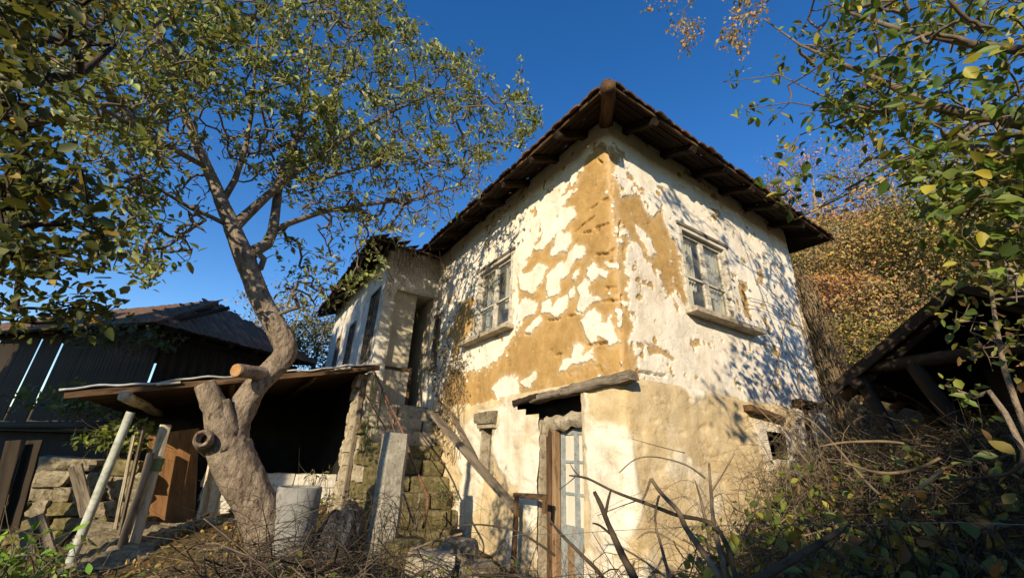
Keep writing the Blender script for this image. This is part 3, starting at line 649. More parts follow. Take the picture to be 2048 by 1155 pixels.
tm2 = bpy.data.meshes.new('tile'); tm2.from_pydata([tuple(p) for p in tv], [], tf); tm2.materials.append(M['tile_orange'])
def tiles_on(parent, origin, along, upslope, n_along, n_up, sp=.172, course=.33, clip=None, first=2, seed=0, mesh=None, maxn=300):
    """courses of tiles: the first courses one object each, the rest joined into one part"""
    rg = np.random.default_rng(seed); along = along/np.linalg.norm(along); ups = upslope/np.linalg.norm(upslope); nrm = np.cross(ups, along); nrm *= np.sign(nrm[2])
    yv = np.cross(nrm, ups); V_, F_ = [], []; cnt = 0
    for r in range(n_up):
        for c in range(n_along):
            p = origin+along*(c*sp+rg.uniform(-.012, .012))+ups*(r*course+rg.uniform(-.025, .025))+nrm*(.018+rg.uniform(0, .012))
            if clip and not clip(p): continue
            q = ups+along*rg.uniform(-.05, .05)+nrm*(.035+rg.uniform(-.02, .02)); q /= np.linalg.norm(q); y_ = np.cross(nrm, q); y_ /= np.linalg.norm(y_); z_ = np.cross(q, y_)
            if r < first and cnt < maxn:
                o = link('tile', (mesh or (tm if rg.random() < .7 else tm2)), parent, p, Matrix(((q[0], y_[0], z_[0]), (q[1], y_[1], z_[1]), (q[2], y_[2], z_[2]))).to_quaternion()); cnt += 1
            else:
                n = sum(len(t) for t in V_); V_.append(p+tv[:, :1]*q+tv[:, 1:2]*y_+tv[:, 2:]*z_); F_ += [tuple(n+i for i in t) for t in tf]
    if V_:
        o = mesh_np('tile_field', np.concatenate(V_), F_, 'tile', parent); o['kind'] = 'stuff'
tiles_on(roof, A(-OV-.05, -OV+.0, zl(-OV-.05, -OV)+.004), A(0, 1, .042), A(1, 0, .45), 37, 9, first=2, seed=1, clip=lambda p: p[1] > p[0]-.05 and p[1] > -.40)
tiles_on(roof, A(-OV+.0, -OV-.05, zr(-OV, -OV-.05)+.004), A(1, 0, -.03), A(0, 1, .45), 33, 9, first=2, seed=2, clip=lambda p: p[0] > p[1]-.05 and p[0]+p[1] < 4.6 and p[0] > -.40)
tiles_on(roof, A(-1.72, 4.8, zw(-1.67, 11)-.14), A(0, 1, .02), A(1, 0, .45), 38, 7, first=1, seed=4, clip=lambda p: p[1]-4.8 > p[0]+1.6)
tiles_on(roof, A(-1.67, 4.74, zw(.5, 4.75)+.0), A(1, 0, 0), A(0, 1, .45), 8, 5, first=1, seed=5, clip=lambda p: p[1]-4.8 < p[0]+1.7)
# hip row of ridge tiles
for k in range(10):
    t = -OV+.06+k*.27; p = A(t+.05, t+.05, 5.60+.45*(t+.05+OV)+.02); q = A(1, 1, .45)/np.linalg.norm(A(1, 1, .45)); y_ = A(-1, 1, 0)/2**.5; z_ = np.cross(q, y_)
    o = link('ridge_tile', tm2, roof, p, Matrix(((q[0], y_[0], z_[0]), (q[1], y_[1], z_[1]), (q[2], y_[2], z_[2]))).to_quaternion()); o.scale = (1, .9, 1.3)
# ------------------------------------------------------------------ stairs, rail, things about the yard
def hthing(name, label, cat, base, group=None): 
    o = thing(name, label, cat, h2w(A(*base)), HA, group); return o, A(*base)
def put_stone(name, sx, sy, sz, seed, parent, loc, mat, amt=.14, rz=0):
    me = stone_mesh(sx, sy, sz, seed, amt); me.materials.append(M[mat]); o = link(name, me, parent, loc); o.rotation_euler = (0, 0, rz); return o
rg = np.random.default_rng(21)
st, B = hthing('stone_stairs', 'mossy rough stone steps climbing along the house to the upper porch', 'stairs', (-.62, 3.6, .1))
for i in range(11):
    y = 2.72+.205*i; z = .22*(i+1); x = -1.24
    while x < -.12:
        wd = min(rg.uniform(.34, .62), -.05-x)
        if -.05-(x+wd) < .15: wd = -.05-x
        put_stone('step', wd-.012, .36+rg.uniform(-.02, .04), .23, 300+i*10+int(x*-7), st, A(x+wd/2, y+.13+rg.uniform(-.02, .02), z-.12+rg.uniform(-.012, .012))-B, 'moss_stone' if i < 8 else 'stone_pale', .10); x += wd
for r in range(9):                                                                   # side of the stairs
    z = .12+.235*r; y = 2.8+.215*r
    while y < 4.9:
        wd = rg.uniform(.25, .46); put_stone('side_stone', .3, wd, .225, 700+r*20+int(y*9), st, A(-1.16+rg.uniform(-.03, .03), y+wd/2, z)-B, 'stone_pale' if rg.random() < .35 else 'moss_stone', .16); y += wd
for r in range(13):                                                                  # limewashed pier that carries the porch corner
    for k in range(2):
        put_stone('pier_stone', .40+rg.uniform(-.04, .04), .24, .225, 900+r*3+k, st, A(-1.25+rg.uniform(-.04, .04), 4.95+.23*k, .2+.215*r)-B, 'stone_pale', .17)
for x0, x1 in ((-1.2, -.68), (-.67, -.04)): put_stone('landing_slab', x1-x0, .5, .12, int(x0*-50), st, A((x0+x1)/2, 5.08, 2.39)-B, 'stone_pale', .06)
# rail
rl, B = hthing('stair_rail', 'rusty bent handrail with crossed thin bars beside the stone steps', 'railing', (-1.3, 4.0, 1.0))
def hpath(pts, xv): return [hx(x, y, xv) for x, y in pts]
def smooth_path(P, n=4):
    P = np.asarray(P, float); out = []
    for i in range(len(P)-1):
        p0 = P[max(i-1, 0)]; p1 = P[i]; p2 = P[i+1]; p3 = P[min(i+2, len(P)-1)]
        for t in np.arange(n)/n: out.append(.5*((2*p1)+(-p0+p2)*t+(2*p0-5*p1+4*p2-p3)*t*t+(-p0+3*p1-3*p2+p3)*t**3))
    out.append(P[-1]); return np.array(out)
for nm, pts, r, mt in (('handrail', [(746, 738), (772, 792), (803, 858), (826, 925), (848, 975), (856, 1005), (846, 1055)], .016, 'rust'),
   ('bar', [(752, 745), (738, 830), (726, 905)], .010, 'green_paint'), ('bar', [(728, 782), (772, 858)], .010, 'rust'), ('bar', [(740, 905), (772, 768)], .010, 'green_paint'),
   ('bar', [(798, 960), (832, 1058)], .012, 'wood_grey'), ('bar', [(806, 930), (793, 1060)], .010, 'green_paint'), ('bar', [(840, 985), (832, 1058)], .012, 'wood_grey'),
   ('bar', [(762, 770), (800, 900)], .009, 'rust'), ('bar', [(764, 776), (755, 850)], .009, 'wood_grey')):
    P = smooth_path(hpath(pts, -1.30))-B; mb = MB(); mb.tube(P, r, 7); mb.build(nm, mt, rl, smooth=True)
# loose planks against the wall
o = bar('leaning_plank', h2w(hx(862, 822, -.42)), h2w(hx(1030, 1016, -.22)), .15, .035, 'wood_grey', rough=.1); tag(o, 'long grey weathered plank slanting from the steps to the empty frame', 'plank')
o = bar('leaning_plank', h2w(hx(903, 826, -.10)), h2w(hx(960, 938, -.16)), .09, .03, 'wood_grey', rough=.1); tag(o, 'short grey plank leaning below the small cellar window', 'plank')
fr, B = hthing('empty_frame', 'empty brown wooden frame leaning on the wall beside the blue door', 'frame', (-.2, 1.7, .5))
for nm, a, b, w1 in (('stile', (1034, 992), (1026, 1150), .055), ('rail', (1030, 989), (1093, 993), .05), ('stile', (1091, 990), (1089, 1025), .05)):
    bar(nm, hx(*a, -.2)-B, hx(*b, -.2)-B, .045, w1, 'wood_brown', fr, rough=.08)

# concrete gate pillar, cement pipe, black sheet
p1 = at(757, 1130, 4.9); p0 = at(792, 866, 4.95); p1 = p0+(p1-p0)*1.7
o = bar('concrete_pillar', p1, p0, .265, .25, 'concrete', rough=.035, nseg=12, roll=.5); tag(o, 'thick square concrete gate pillar, lichened and broken at the top', 'pillar')
pc = at(602, 970, 5.0); pipe = thing('cement_pipe', 'short grey cement pipe standing upright beside the gnarled tree trunk', 'pipe', (pc[0], pc[1], .2))
n = 72; a = np.arange(n)*2*math.pi/n; rings = [(.235, 0), (.22, .5), (.203, pc[2]-.225), (.198, pc[2]-.21), (.165, pc[2]-.21), (.16, pc[2]-.23), (.165, .2)]
v = np.concatenate([np.stack([np.cos(a)*r, np.sin(a)*r, np.full(n, z)+0], 1) for r, z in rings]); g = np.arange(n*len(rings)).reshape(len(rings), n)
mesh_np('shell', v, np.stack([g[:-1], np.roll(g, -1, 1)[:-1], np.roll(g, -1, 1)[1:], g[1:]], -1).reshape(-1, 4), 'concrete_smooth', pipe)
tc = at(688, 1045, 5.15); n1, n2 = 70, 36; th, ph = np.meshgrid(np.linspace(0, 2*math.pi, n1), np.linspace(0, math.pi/2*1.05, n2), indexing='ij')
X = np.cos(th)*np.sin(ph); Yy = np.sin(th)*np.sin(ph); Zz = np.cos(ph)
rr = 1+.16*fbm(X*2, Yy*2, Zz*2, seed=5)+.12*np.abs(np.sin(th*6+3*fbm(X*3, Yy*3, Zz*3, seed=8)))*np.sin(ph)
top = tc[2]+.16-.15
v = np.stack([X*rr*.30, Yy*rr*.34, np.maximum(Zz*rr*(top), -.05)], -1).reshape(-1, 3); g = np.arange(n1*n2).reshape(n1, n2)
o = mesh_np('plastic_sheet', v, np.stack([g[:-1, :-1], g[:-1, 1:], g[1:, 1:], g[1:, :-1]], -1).reshape(-1, 4), 'cloth_black', smooth=True, loc=(tc[0], tc[1], .15)); tag(o, 'crumpled black plastic sheet heaped between the cement pipe and pillar', 'sheet')

for i, (x, y, D_, sx, sy, sz, mt, lb) in enumerate(((868, 1118, 3.9, .34, .3, .24, 'stone_pale', 'pale angular rock at the foot of the steps'), (815, 1092, 4.2, .30, .25, .2, 'moss_stone', 'mossy rock beside the concrete pillar foot'), (925, 1100, 4.0, .3, .3, .22, 'stone', 'brown rock below the leaning plank'), (960, 1135, 3.7, .26, .2, .18, 'stone', 'small brown rock under the dark runner'))):
    p = at(x, y, D_); o = put_stone('rock', sx, sy, sz, 3300+i, None, (p[0], p[1], max(p[2]-.05, gz(p[0], p[1])+.05)), mt, .22, i*.7); tag(o, lb, 'rock', 'rocks at the foot of the steps')
    q = put_stone('rock', sx*1.3, sy*1.2, sz, 3350+i, None, (p[0]+.05, p[1]+.05, max(p[2]-.05, gz(p[0], p[1])+.05)-sz*.95), mt, .2, i*.5); tag(q, 'half buried rock carrying the '+lb.replace(' at the', ' by the'), 'rock', 'rocks at the foot of the steps')
# ------------------------------------------------------------------ lean-to against the wing
lt, B = hthing('lean_to', 'open lean-to with board roof on poles beside the house wing', 'shed', (-3.1, 6, .4))
def ltz(x): return 3.03+(x+1.25)*.236
for k in range(15):
    y = 4.66+k*.235; bar('roof_board', A(-4.98+rg.uniform(-.06, .03), y, ltz(-4.98))-B, A(-1.22, y+rg.uniform(-.02, .02), ltz(-1.22))-B, .215, .024, 'wood_brown', lt, nseg=5, rough=.05)
v = []
for i, x in enumerate(np.linspace(-5.03, -1.2, 40)):
    for j, y in enumerate(np.linspace(4.52, 8.1, 20)): v.append((x, y, ltz(x)+.03+.012*math.sin(i*.9)+.008*math.sin(j*1.7)))
g = np.arange(800).reshape(40, 20); mesh_np('roofing_felt', np.array(v)-B, np.stack([g[:-1, :-1], g[1:, :-1], g[1:, 1:], g[:-1, 1:]], -1).reshape(-1, 4), 'wood_dark', lt, smooth=True)
bar('edge_board', A(-4.99, 4.54, ltz(-4.99)-.035)-B, A(-1.2, 4.54, ltz(-1.2)-.035)-B, .025, .085, 'wood_brown', lt, nseg=10, rough=.12)
mb = MB(); mb.tube([A(x, 4.52+.01*math.sin(x*9), ltz(x)+.036+.016*math.sin(x*6.3)+.008*math.sin(x*17))-B for x in np.linspace(-5.05, -1.2, 60)], .016, 6); mb.build('metal_edge', 'metal_strip', lt, smooth=True)
for x in (-4.4, -3.3, -2.2): bar('purlin', A(x, 4.58 if x > -4 else 4.35, ltz(x)-.085-(.05 if x < -4 else 0))-B, A(x, 8.0, ltz(x)-.085-(.05 if x < -4 else 0))-B, .14 if x < -4 else .09, .14 if x < -4 else .09, 'wood_pale' if x < -4 else 'wood_brown', lt, round_=True, rough=.08)
for k in range(7): put = bar('rafter_end', A(-4.7+k*.55, 4.50, ltz(-4.7+k*.55)-.0)-B, A(-4.45+k*.55, 4.50, ltz(-4.45+k*.55)-.0)-B, .035, .03, 'wood_pale', lt) if k in (1, 3, 5) else None
def post(nm, a, b, yv, w1, h1, mat, rnd=False, ext=1.25, **kw):
    p, q_ = hy(*a, yv), hy(*b, yv); q_ = p+(q_-p)*ext; return bar(nm, q_-B, p-B, w1, h1, mat, lt, round_=rnd, **kw)
post('pipe_post', (262, 824), (130, 1150), 4.62, .10, .10, 'metal_pale', True, rough=.015)
post('post', (332, 850), (250, 1150), 4.95, .13, .12, 'wood_pale', rough=.08)
post('post', (303, 905), (222, 1150), 4.80, .085, .085, 'wood_grey', True, rough=.12)
post('board_post', (288, 852), (243, 1050), 5.15, .17, .03, 'wood_grey', rough=.08)
post('board_post', (268, 870), (226, 1080), 5.25, .13, .03, 'wood_pale', rough=.1)
p = hy(313, 930, 4.95); bar('green_sleeve', p-B+A(0, 0, -.07), p-B+A(0, 0, .09), .155, .145, 'green_paint', lt)
post('post', (727, 760), (690, 990), 4.86, .10, .08, 'wood_grey', rough=.1); post('post', (705, 812), (676, 985), 4.95, .16, .035, 'wood_pale', rough=.14); post('post', (742, 745), (728, 870), 4.75, .09, .09, 'wood_pale', True, 1.0, rough=.15)
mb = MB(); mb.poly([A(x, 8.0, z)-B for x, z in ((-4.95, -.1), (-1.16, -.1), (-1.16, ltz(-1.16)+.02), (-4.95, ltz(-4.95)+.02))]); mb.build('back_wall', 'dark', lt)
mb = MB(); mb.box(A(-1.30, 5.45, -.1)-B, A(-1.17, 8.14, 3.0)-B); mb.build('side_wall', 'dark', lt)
# low parapet of limewashed stone inside it
pw, B = hthing('parapet_wall', 'low limewashed stone wall inside the dark lean-to', 'wall', (-2.6, 6.1, .3))
xa, xb = hy(400, 990, 6.0)[0], hy(672, 940, 6.0)[0]; zt = hy(520, 944, 6.0)[2]; zg = .2; r = 0; z = zg
while z < zt-.05:
    h = .2; x = xa+rg.uniform(-.05, .05)
    while x < xb:
        wd = rg.uniform(.28, .5); put_stone('stone', wd, .32, h+.015, 1200+r*20+int(x*-9), pw, A(x+wd/2, 6.1+rg.uniform(-.02, .02), z+h/2)-B, 'plaster_wing', .08); x += wd-.01
    z += h; r += 1
p, q_ = hy(350, 862, 5.75), hy(338, 1048, 5.75); o = bar('wooden_panel', h2w(q_), h2w(p), .62, .04, 'wood_orange', up=DL, rough=.03); tag(o, 'orange brown wooden panel standing under the lean-to roof', 'panel')
for a, b, w1, lb in (((428, 905), (398, 1060), .16, 'bleached board leaning beside the orange brown panel'), ((452, 930), (420, 1058), .10, 'narrow pale board leaning against the low limewashed wall')):
    o = bar('leaning_board', h2w(hy(*b, 5.5)), h2w(hy(*a, 5.7)), w1, .035, 'wood_pale', rough=.08); tag(o, lb, 'board')
# ribbed sheet on the bank
c0 = hy(335, 1092, 4.9); v = []; n1, n2 = 90, 14
for i in range(n1):
    for j in range(n2):
        u, t = i/(n1-1), j/(n2-1); v.append((-.95+1.9*t+.04*math.sin(i), -.5+1.0*u, .02+.42*u+.02*math.sin(u*2*math.pi*13)+.05*math.sin(t*4+u*3)+.02*math.sin(t*17+u*9)))
g = np.arange(n1*n2).reshape(n1, n2); o = mesh_np('ribbed_sheet', v, np.stack([g[:-1, :-1], g[:-1, 1:], g[1:, 1:], g[1:, :-1]], -1).reshape(-1, 4), 'stone', smooth=True, loc=h2w(A(c0[0], 4.95, .18))); o.rotation_euler = (0, 0, HA)
tag(o, 'dirty ribbed roofing sheet lying on the bank below the lean-to', 'roofing sheet')

# ------------------------------------------------------------------ barn
BA = at(309, 645, 12.0); exb = A(-.905, .425, 0); exb /= np.linalg.norm(exb); eyb = A(exb[1], -exb[0], 0)
barn_rot = math.atan2(exb[1], exb[0])
barn = thing('barn', 'dark old timber barn with hipped tile roof and gappy plank walls', 'barn', (BA[0], BA[1], 0), barn_rot)
EZ = BA[2]; BW, BL = 4.4, 15.0; RS = .060        # local: x along the long side, y is -into the depth
def bl_(x, y, z): return A(x, -y, z)                                      # (x along, y depth, z)
hip = bl_(2.1, 2.2, EZ+1.42+RS*1.0)
brf = part_empty('roof', barn)
slab('deck', [bl_(0, 0, EZ), bl_(0, BW, EZ), hip], .04, 'wood_dark', brf)
slab('deck', [bl_(BL, 0, EZ+RS*BL), bl_(0, 0, EZ), hip, bl_(BL, 2.2, EZ+1.42+RS*BL)], .04, 'wood_dark', brf)
slab('deck', [bl_(0, BW, EZ), bl_(BL, BW, EZ+RS*BL), bl_(BL, 2.2, EZ+1.42+RS*BL), hip], .04, 'wood_dark', brf)
sl2 = math.hypot(2.1, 1.42)
def hip_clip(p): t = p[0]/2.1; return t < 1 and 2.2*t-.1 < -p[1] < BW-2.2*t+.1
tiles_on(brf, bl_(-.05, 0, EZ-.02), A(0, -1, 0), A(2.1, 0, 1.42), 27, 8, clip=hip_clip, first=9, seed=11)
tiles_on(brf, bl_(0, -.05, EZ-.02), A(1, 0, RS), A(0, -2.2, 1.40), 85, 8, clip=lambda p: p[0] > -p[1]*.95, first=1, seed=12)
for k in range(8):
    t = k/8; p = bl_(0, 0, EZ+.05)+(hip-bl_(0, 0, EZ))*t; q = (hip-bl_(0, 0, EZ)); q /= np.linalg.norm(q); y_ = np.cross(A(0, 0, 1), q); y_ /= np.linalg.norm(y_); z_ = np.cross(q, y_)
    o = link('ridge_tile', tm2, brf, p, Matrix(((q[0], y_[0], z_[0]), (q[1], y_[1], z_[1]), (q[2], y_[2], z_[2]))).to_quaternion()); o.scale = (1, 1.1, 1.5)
for x in np.arange(.3, BL, .8): bar('rafter', bl_(x, .02, EZ-.09+RS*x), bl_(x, 1.6, EZ+.92+RS*x), .10, .10, 'wood_dark', brf)
for y in np.arange(.4, BW, .7): bar('rafter', bl_(.02, y, EZ-.09), bl_(.9, y, EZ+.48), .10, .10, 'wood_dark', brf)
bar('wall_plate', bl_(.4, .5, EZ-.0), bl_(BL, .5, EZ-.0+RS*BL), .16, .16, 'wood_dark', barn); bar('wall_plate', bl_(.5, .4, EZ-.1), bl_(.5, BW-.4, EZ-.1), .16, .16, 'wood_dark', barn)
x = .5
while x < BL-.3:                                                             # plank by plank, with slits of daylight
    wd = rg.uniform(.13, .24); lean = .03+rg.uniform(-.012, .012)
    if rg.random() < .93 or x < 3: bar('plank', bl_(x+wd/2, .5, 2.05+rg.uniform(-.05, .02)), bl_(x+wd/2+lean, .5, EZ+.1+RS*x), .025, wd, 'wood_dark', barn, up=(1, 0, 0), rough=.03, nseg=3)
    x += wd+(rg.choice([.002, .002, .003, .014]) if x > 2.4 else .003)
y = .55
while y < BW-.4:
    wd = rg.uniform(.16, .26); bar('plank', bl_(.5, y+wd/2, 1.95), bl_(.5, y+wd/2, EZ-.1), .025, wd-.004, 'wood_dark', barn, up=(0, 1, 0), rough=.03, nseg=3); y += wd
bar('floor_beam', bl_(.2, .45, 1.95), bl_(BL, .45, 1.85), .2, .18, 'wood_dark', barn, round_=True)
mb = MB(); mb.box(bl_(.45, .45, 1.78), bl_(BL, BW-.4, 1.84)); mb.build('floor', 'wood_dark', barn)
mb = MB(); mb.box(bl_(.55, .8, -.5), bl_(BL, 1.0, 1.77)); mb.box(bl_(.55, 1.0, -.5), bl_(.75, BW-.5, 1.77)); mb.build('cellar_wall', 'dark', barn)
# dry stone wall in front of it
wa, wb_ = at(60, 1030, 9.3), at(285, 1000, 8.6); dv = wb_-wa; Lw = math.hypot(dv[0], dv[1]); ang = math.atan2(dv[1], dv[0])
rw = thing('dry_stone_wall', 'tumbled dry stone wall below the barn floor', 'wall', (wa[0], wa[1], .3), ang)
for r in range(6):  # only darker stones, so the wall's shade sits in its colour
    x = rg.uniform(-.2, .0)
    while x < Lw+.1-r*.1:
        wd = rg.uniform(.14, .48); put_stone('stone', wd, .35, .2*rg.uniform(.75, 1.15), 2000+r*40+int(x*20), rw, A(x+wd/2, rg.uniform(-.06, .06), .05+r*.185), 'stone' if rg.random() < .6 else 'moss_stone', .26); x += wd
for a, b, w1, lb in (((100, 1110), (72, 1030), .14, 'short broken plank stuck upright in the weedy bank'), ((60, 1120), (50, 1060), .12, 'stub of grey board beside the broken plank'), ((175, 1030), (150, 930), .16, 'grey plank leaning on the dry stone wall'), ((20, 1060), (70, 880), .2, 'dark plank propped below the barn floor'), ((-15, 1050), (30, 880), .2, 'blackened board propped under the barn at the picture edge')):
    D_ = 7.0 if a[1] > 1090 else 8.4; o = bar('propped_plank', at(*a, D_), at(*b, D_), w1, .03, 'wood_grey' if a[1] > 1020 and a[0] > 50 else 'wood_dark', up=(0, -1, 0), rough=.1); tag(o, lb, 'plank')

# ------------------------------------------------------------------ shed on the bank
g0 = at(1662, 775, 5.5); ap = at(1915, 565, 5.23)
shed = thing('woodshed', 'small dark open woodshed with steep plank roof on the bank', 'shed', (g0[0], g0[1], 1.7), HA)
S0 = w2h(g0); S1 = w2h(ap); SB = A(S0[0], S0[1], 1.7); S1[0] = S0[0]
def sp(x, y, z): return A(S0[0]+x, y, z)-SB
RZ = S1[2]; RY = S1[1]; half = S0[1]-RY
for sgn in (1, -1):
    for k in range(9):                                                       # roof boards run down the slope
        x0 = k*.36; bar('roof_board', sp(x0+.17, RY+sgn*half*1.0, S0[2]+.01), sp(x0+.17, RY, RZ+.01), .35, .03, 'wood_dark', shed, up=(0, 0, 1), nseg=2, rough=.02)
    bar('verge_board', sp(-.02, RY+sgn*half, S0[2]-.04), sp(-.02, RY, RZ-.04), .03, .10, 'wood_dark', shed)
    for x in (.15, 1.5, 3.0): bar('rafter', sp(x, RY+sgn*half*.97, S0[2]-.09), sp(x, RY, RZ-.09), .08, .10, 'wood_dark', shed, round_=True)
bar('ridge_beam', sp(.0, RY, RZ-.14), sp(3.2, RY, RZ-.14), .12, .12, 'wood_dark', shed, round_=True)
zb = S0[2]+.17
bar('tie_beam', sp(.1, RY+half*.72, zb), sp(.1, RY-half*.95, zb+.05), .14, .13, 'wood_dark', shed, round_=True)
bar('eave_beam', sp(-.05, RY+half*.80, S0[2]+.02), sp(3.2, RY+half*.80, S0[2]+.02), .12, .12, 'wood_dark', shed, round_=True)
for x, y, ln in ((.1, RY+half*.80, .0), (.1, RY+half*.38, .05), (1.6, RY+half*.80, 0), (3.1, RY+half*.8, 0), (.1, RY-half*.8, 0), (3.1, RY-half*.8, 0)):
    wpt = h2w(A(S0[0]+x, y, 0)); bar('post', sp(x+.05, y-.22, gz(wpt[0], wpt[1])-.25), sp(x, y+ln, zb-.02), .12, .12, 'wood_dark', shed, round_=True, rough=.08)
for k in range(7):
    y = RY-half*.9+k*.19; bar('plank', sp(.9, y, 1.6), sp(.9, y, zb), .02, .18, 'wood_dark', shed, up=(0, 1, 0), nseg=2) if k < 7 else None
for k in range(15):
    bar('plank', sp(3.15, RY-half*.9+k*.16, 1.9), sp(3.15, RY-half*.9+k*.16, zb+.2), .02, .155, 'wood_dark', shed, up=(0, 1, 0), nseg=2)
# ------------------------------------------------------------------ growing things
def grow(skel, targets, rng, wob=.10, droop=0.0, nseg=5, r_tip=.004, expo=.42, seg_max=None):
    """skel: list of (path (n,3), radii (n)); each later path starts on the first ones. targets: points the twigs must reach.
    returns (branches: list of (path, radii)), nodes, tip counts, is-twig flags"""
    P, par, rad, tw = [], [], [], []; chains = []
    for path, radii in skel:
        path = np.asarray(path, float); prev = -1
        if P:
            d = np.linalg.norm(np.array(P)-path[0], axis=1); prev = int(np.argmin(d))
        ids = []
        for p, r in zip(path, radii):
            P.append(p); par.append(prev); rad.append(r); tw.append(0); prev = len(P)-1; ids.append(prev)
        chains.append(([par[ids[0]]] if par[ids[0]] >= 0 else [])+ids)
    nskel = len(P); buf = np.zeros((nskel+len(targets)*nseg, 3)); buf[:nskel] = P; cnt = nskel
    T = np.asarray(targets, float); d0 = np.array([np.min(np.linalg.norm(buf[:nskel]-t, axis=1)) for t in T]); order = np.argsort(d0+rng.uniform(0, .3, len(T)))
    for ti in order:
        t = T[ti]; d = np.linalg.norm(buf[:cnt]-t, axis=1); d[:nskel] *= 1.0; j = int(np.argmin(d+rng.uniform(0, .12, cnt))); L = d[j]
        if L < .03: continue
        a = buf[j]; k = max(2, min(nseg, int(L/.09)+1)); ids = [j]; side = rng.normal(0, 1, 3)*wob*L
        for s in range(1, k+1):
            u = s/k; q = a+(t-a)*u+side*math.sin(u*math.pi)*.8+rng.normal(0, 1, 3)*wob*L*.22*(u < 1); q[2] -= droop*L*u*u*.6-droop*L*.6*u
            buf[cnt] = q; par.append(ids[-1]); rad.append(0); tw.append(1); ids.append(cnt); cnt += 1
        chains.append(ids)
    P = buf[:cnt]; par = np.array(par); tips = np.zeros(cnt); child = np.zeros(cnt, int); np.add.at(child, par[par >= 0], 1)
    tips[child == 0] = 1
    for i in range(cnt-1, -1, -1):
        if par[i] >= 0: tips[par[i]] += tips[i]
    R = np.maximum(np.array(rad), r_tip*np.maximum(tips, 1)**expo)
    R[:nskel] = np.where(np.array(rad)[:nskel] > 0, np.array(rad)[:nskel], R[:nskel])
    R0 = R.copy()
    br = [(P[c], np.minimum(R[c], R[c[1]]*1.15 if len(c) > 1 and (tw[c[-1]] or par[c[1]] == c[0] and c[0] < c[1]-1) else 9)) for c in chains]
    return br, P, tips, np.array(tw), nskel
def tubes_mesh(name, branches, mat, parent, origin, sides=lambda r: 4, jit=0):
    V_, F_, n = [], [], 0
    for path, rad in branches:
        s = sides(float(np.max(rad)))
        v, f = tube(path, rad, s, cap=False, jit=jit, seed=n); V_.append(v); F_.append(np.array(f)+n); n += len(v)
    V_ = np.concatenate(V_)-np.asarray(origin); F_ = np.concatenate(F_)
    o = mesh_np(name, V_, F_, mat, parent, smooth=True)
    if parent is not None and len(branches) > 12: o['kind'] = 'stuff'
    return o
def leaf_mesh(name, pos, L, W, colors, rng, parent, origin, mat='leaf', droop=.3, face=None, fold=.24, curl=.26):
    """pos (n,3): one folded, pointed leaf at each position"""
    n = len(pos); d = rng.normal(0, 1, (n, 3)); d[:, 2] -= droop; d /= np.linalg.norm(d, axis=1)[:, None]
    up = rng.normal(0, .75, (n, 3)); up[:, 2] += .8
    up += to_sun*1.1 if face is None else np.asarray(face)
    s = np.cross(d, up); s /= np.linalg.norm(s, axis=1)[:, None]+1e-9; nn = np.cross(s, d)
    sc = rng.uniform(.45, 1.3, n); L = np.broadcast_to(L, (n,))*sc; W = np.broadcast_to(W, (n,))*sc*rng.uniform(.7, 1.25, n); L = L[:, None]; W = W[:, None]
    cu_ = rng.normal(0, curl, (n, 1)); B = np.asarray(pos)-np.asarray(origin)
    if float(np.mean(L)) < .05: ts, ws = [.32, .70], [.50, .40]
    else: ts, ws = [.14, .34, .60, .82], [.27, .48, .45, .25]
    side = lambda sg: [B+d*L*t+s*W*(w1*sg)+nn*(fold*W*w1*2+cu_*L*t*t) for t, w1 in zip(ts, ws)]
    pts = np.stack([B]+side(1)+[B+d*L+nn*cu_*L]+side(-1)[::-1], 1); k = len(ts); nv = 2*k+2
    i0 = np.arange(n)[:, None]*nv
    f = np.concatenate([i0+np.arange(k+2)[None], i0+np.array([[0]+list(range(k+1, nv))])])
    return mesh_np(name, pts.reshape(-1, 3), f, mat, parent, smooth=True, col=np.repeat(colors, nv, 0))
def palette(cols, n, rng, var=.25, wts=None):
    c = np.array(cols)[rng.choice(len(cols), n, p=None if wts is None else np.array(wts)/sum(wts))]
    return np.clip(c*rng.uniform(1-var, 1+var, (n, 1))*rng.uniform(.92, 1.08, (n, 3)), .004, .9)
def in_poly(x, y, P):
    ins = np.zeros(len(x), bool); P = np.array(P, float)
    for i in range(len(P)):
        a, b = P[i], P[(i+1) % len(P)]
        if abs(b[1]-a[1]) < 1e-9: continue
        ins ^= ((a[1] > y) != (b[1] > y)) & (x < (b[0]-a[0])*(y-a[1])/(b[1]-a[1])+a[0])
    return ins
def cloud(poly, n, D0, D1, rng, ok=None):
    """n points in the volume of a crown whose outline is poly and which reaches from D0 to D1 metres away"""
    P = np.array(poly, float); lo, hi = P.min(0), P.max(0); out = []
    while len(out) < n:
        x = rng.uniform(lo[0], hi[0], 400); y = rng.uniform(lo[1], hi[1], 400); k = in_poly(x, y, P)
        for a, b in zip(x[k], y[k]):
            p = at(a, b, rng.uniform(D0, D1))
            if ok is None or ok(p): out.append(p)
            if len(out) >= n: break
    return np.array(out)
def clear_of_house(p):
    h = w2h(p)
    if h[0] > -.75 and h[1] > -.75 and h[2] < 6.2+.45*max(0, min(h[0], h[1])): return False
    if h[0] > -1.9 and h[1] > 4.5 and h[2] < 6.4: return False
    return p[2] > gz(p[0], p[1])+.3
def px_path(pts): return np.array([at(x, y, D) for x, y, D, *_ in pts]), np.array([p[3] for p in pts])
def leaves_at(P, tips, tw, per, spread, rng, maxtips=3, ok=None):
    idx = np.where((tw > 0) & (tips <= maxtips))[0]; m_ = rng.poisson(per, len(idx)) if np.isscalar(per) else rng.poisson(per(P[idx]))
    pos = np.repeat(P[idx], m_, 0)+rng.normal(0, spread, (m_.sum(), 3))
    return pos
def sides_for(r): return 3 if r < .006 else (5 if r < .03 else (8 if r < .08 else 14))

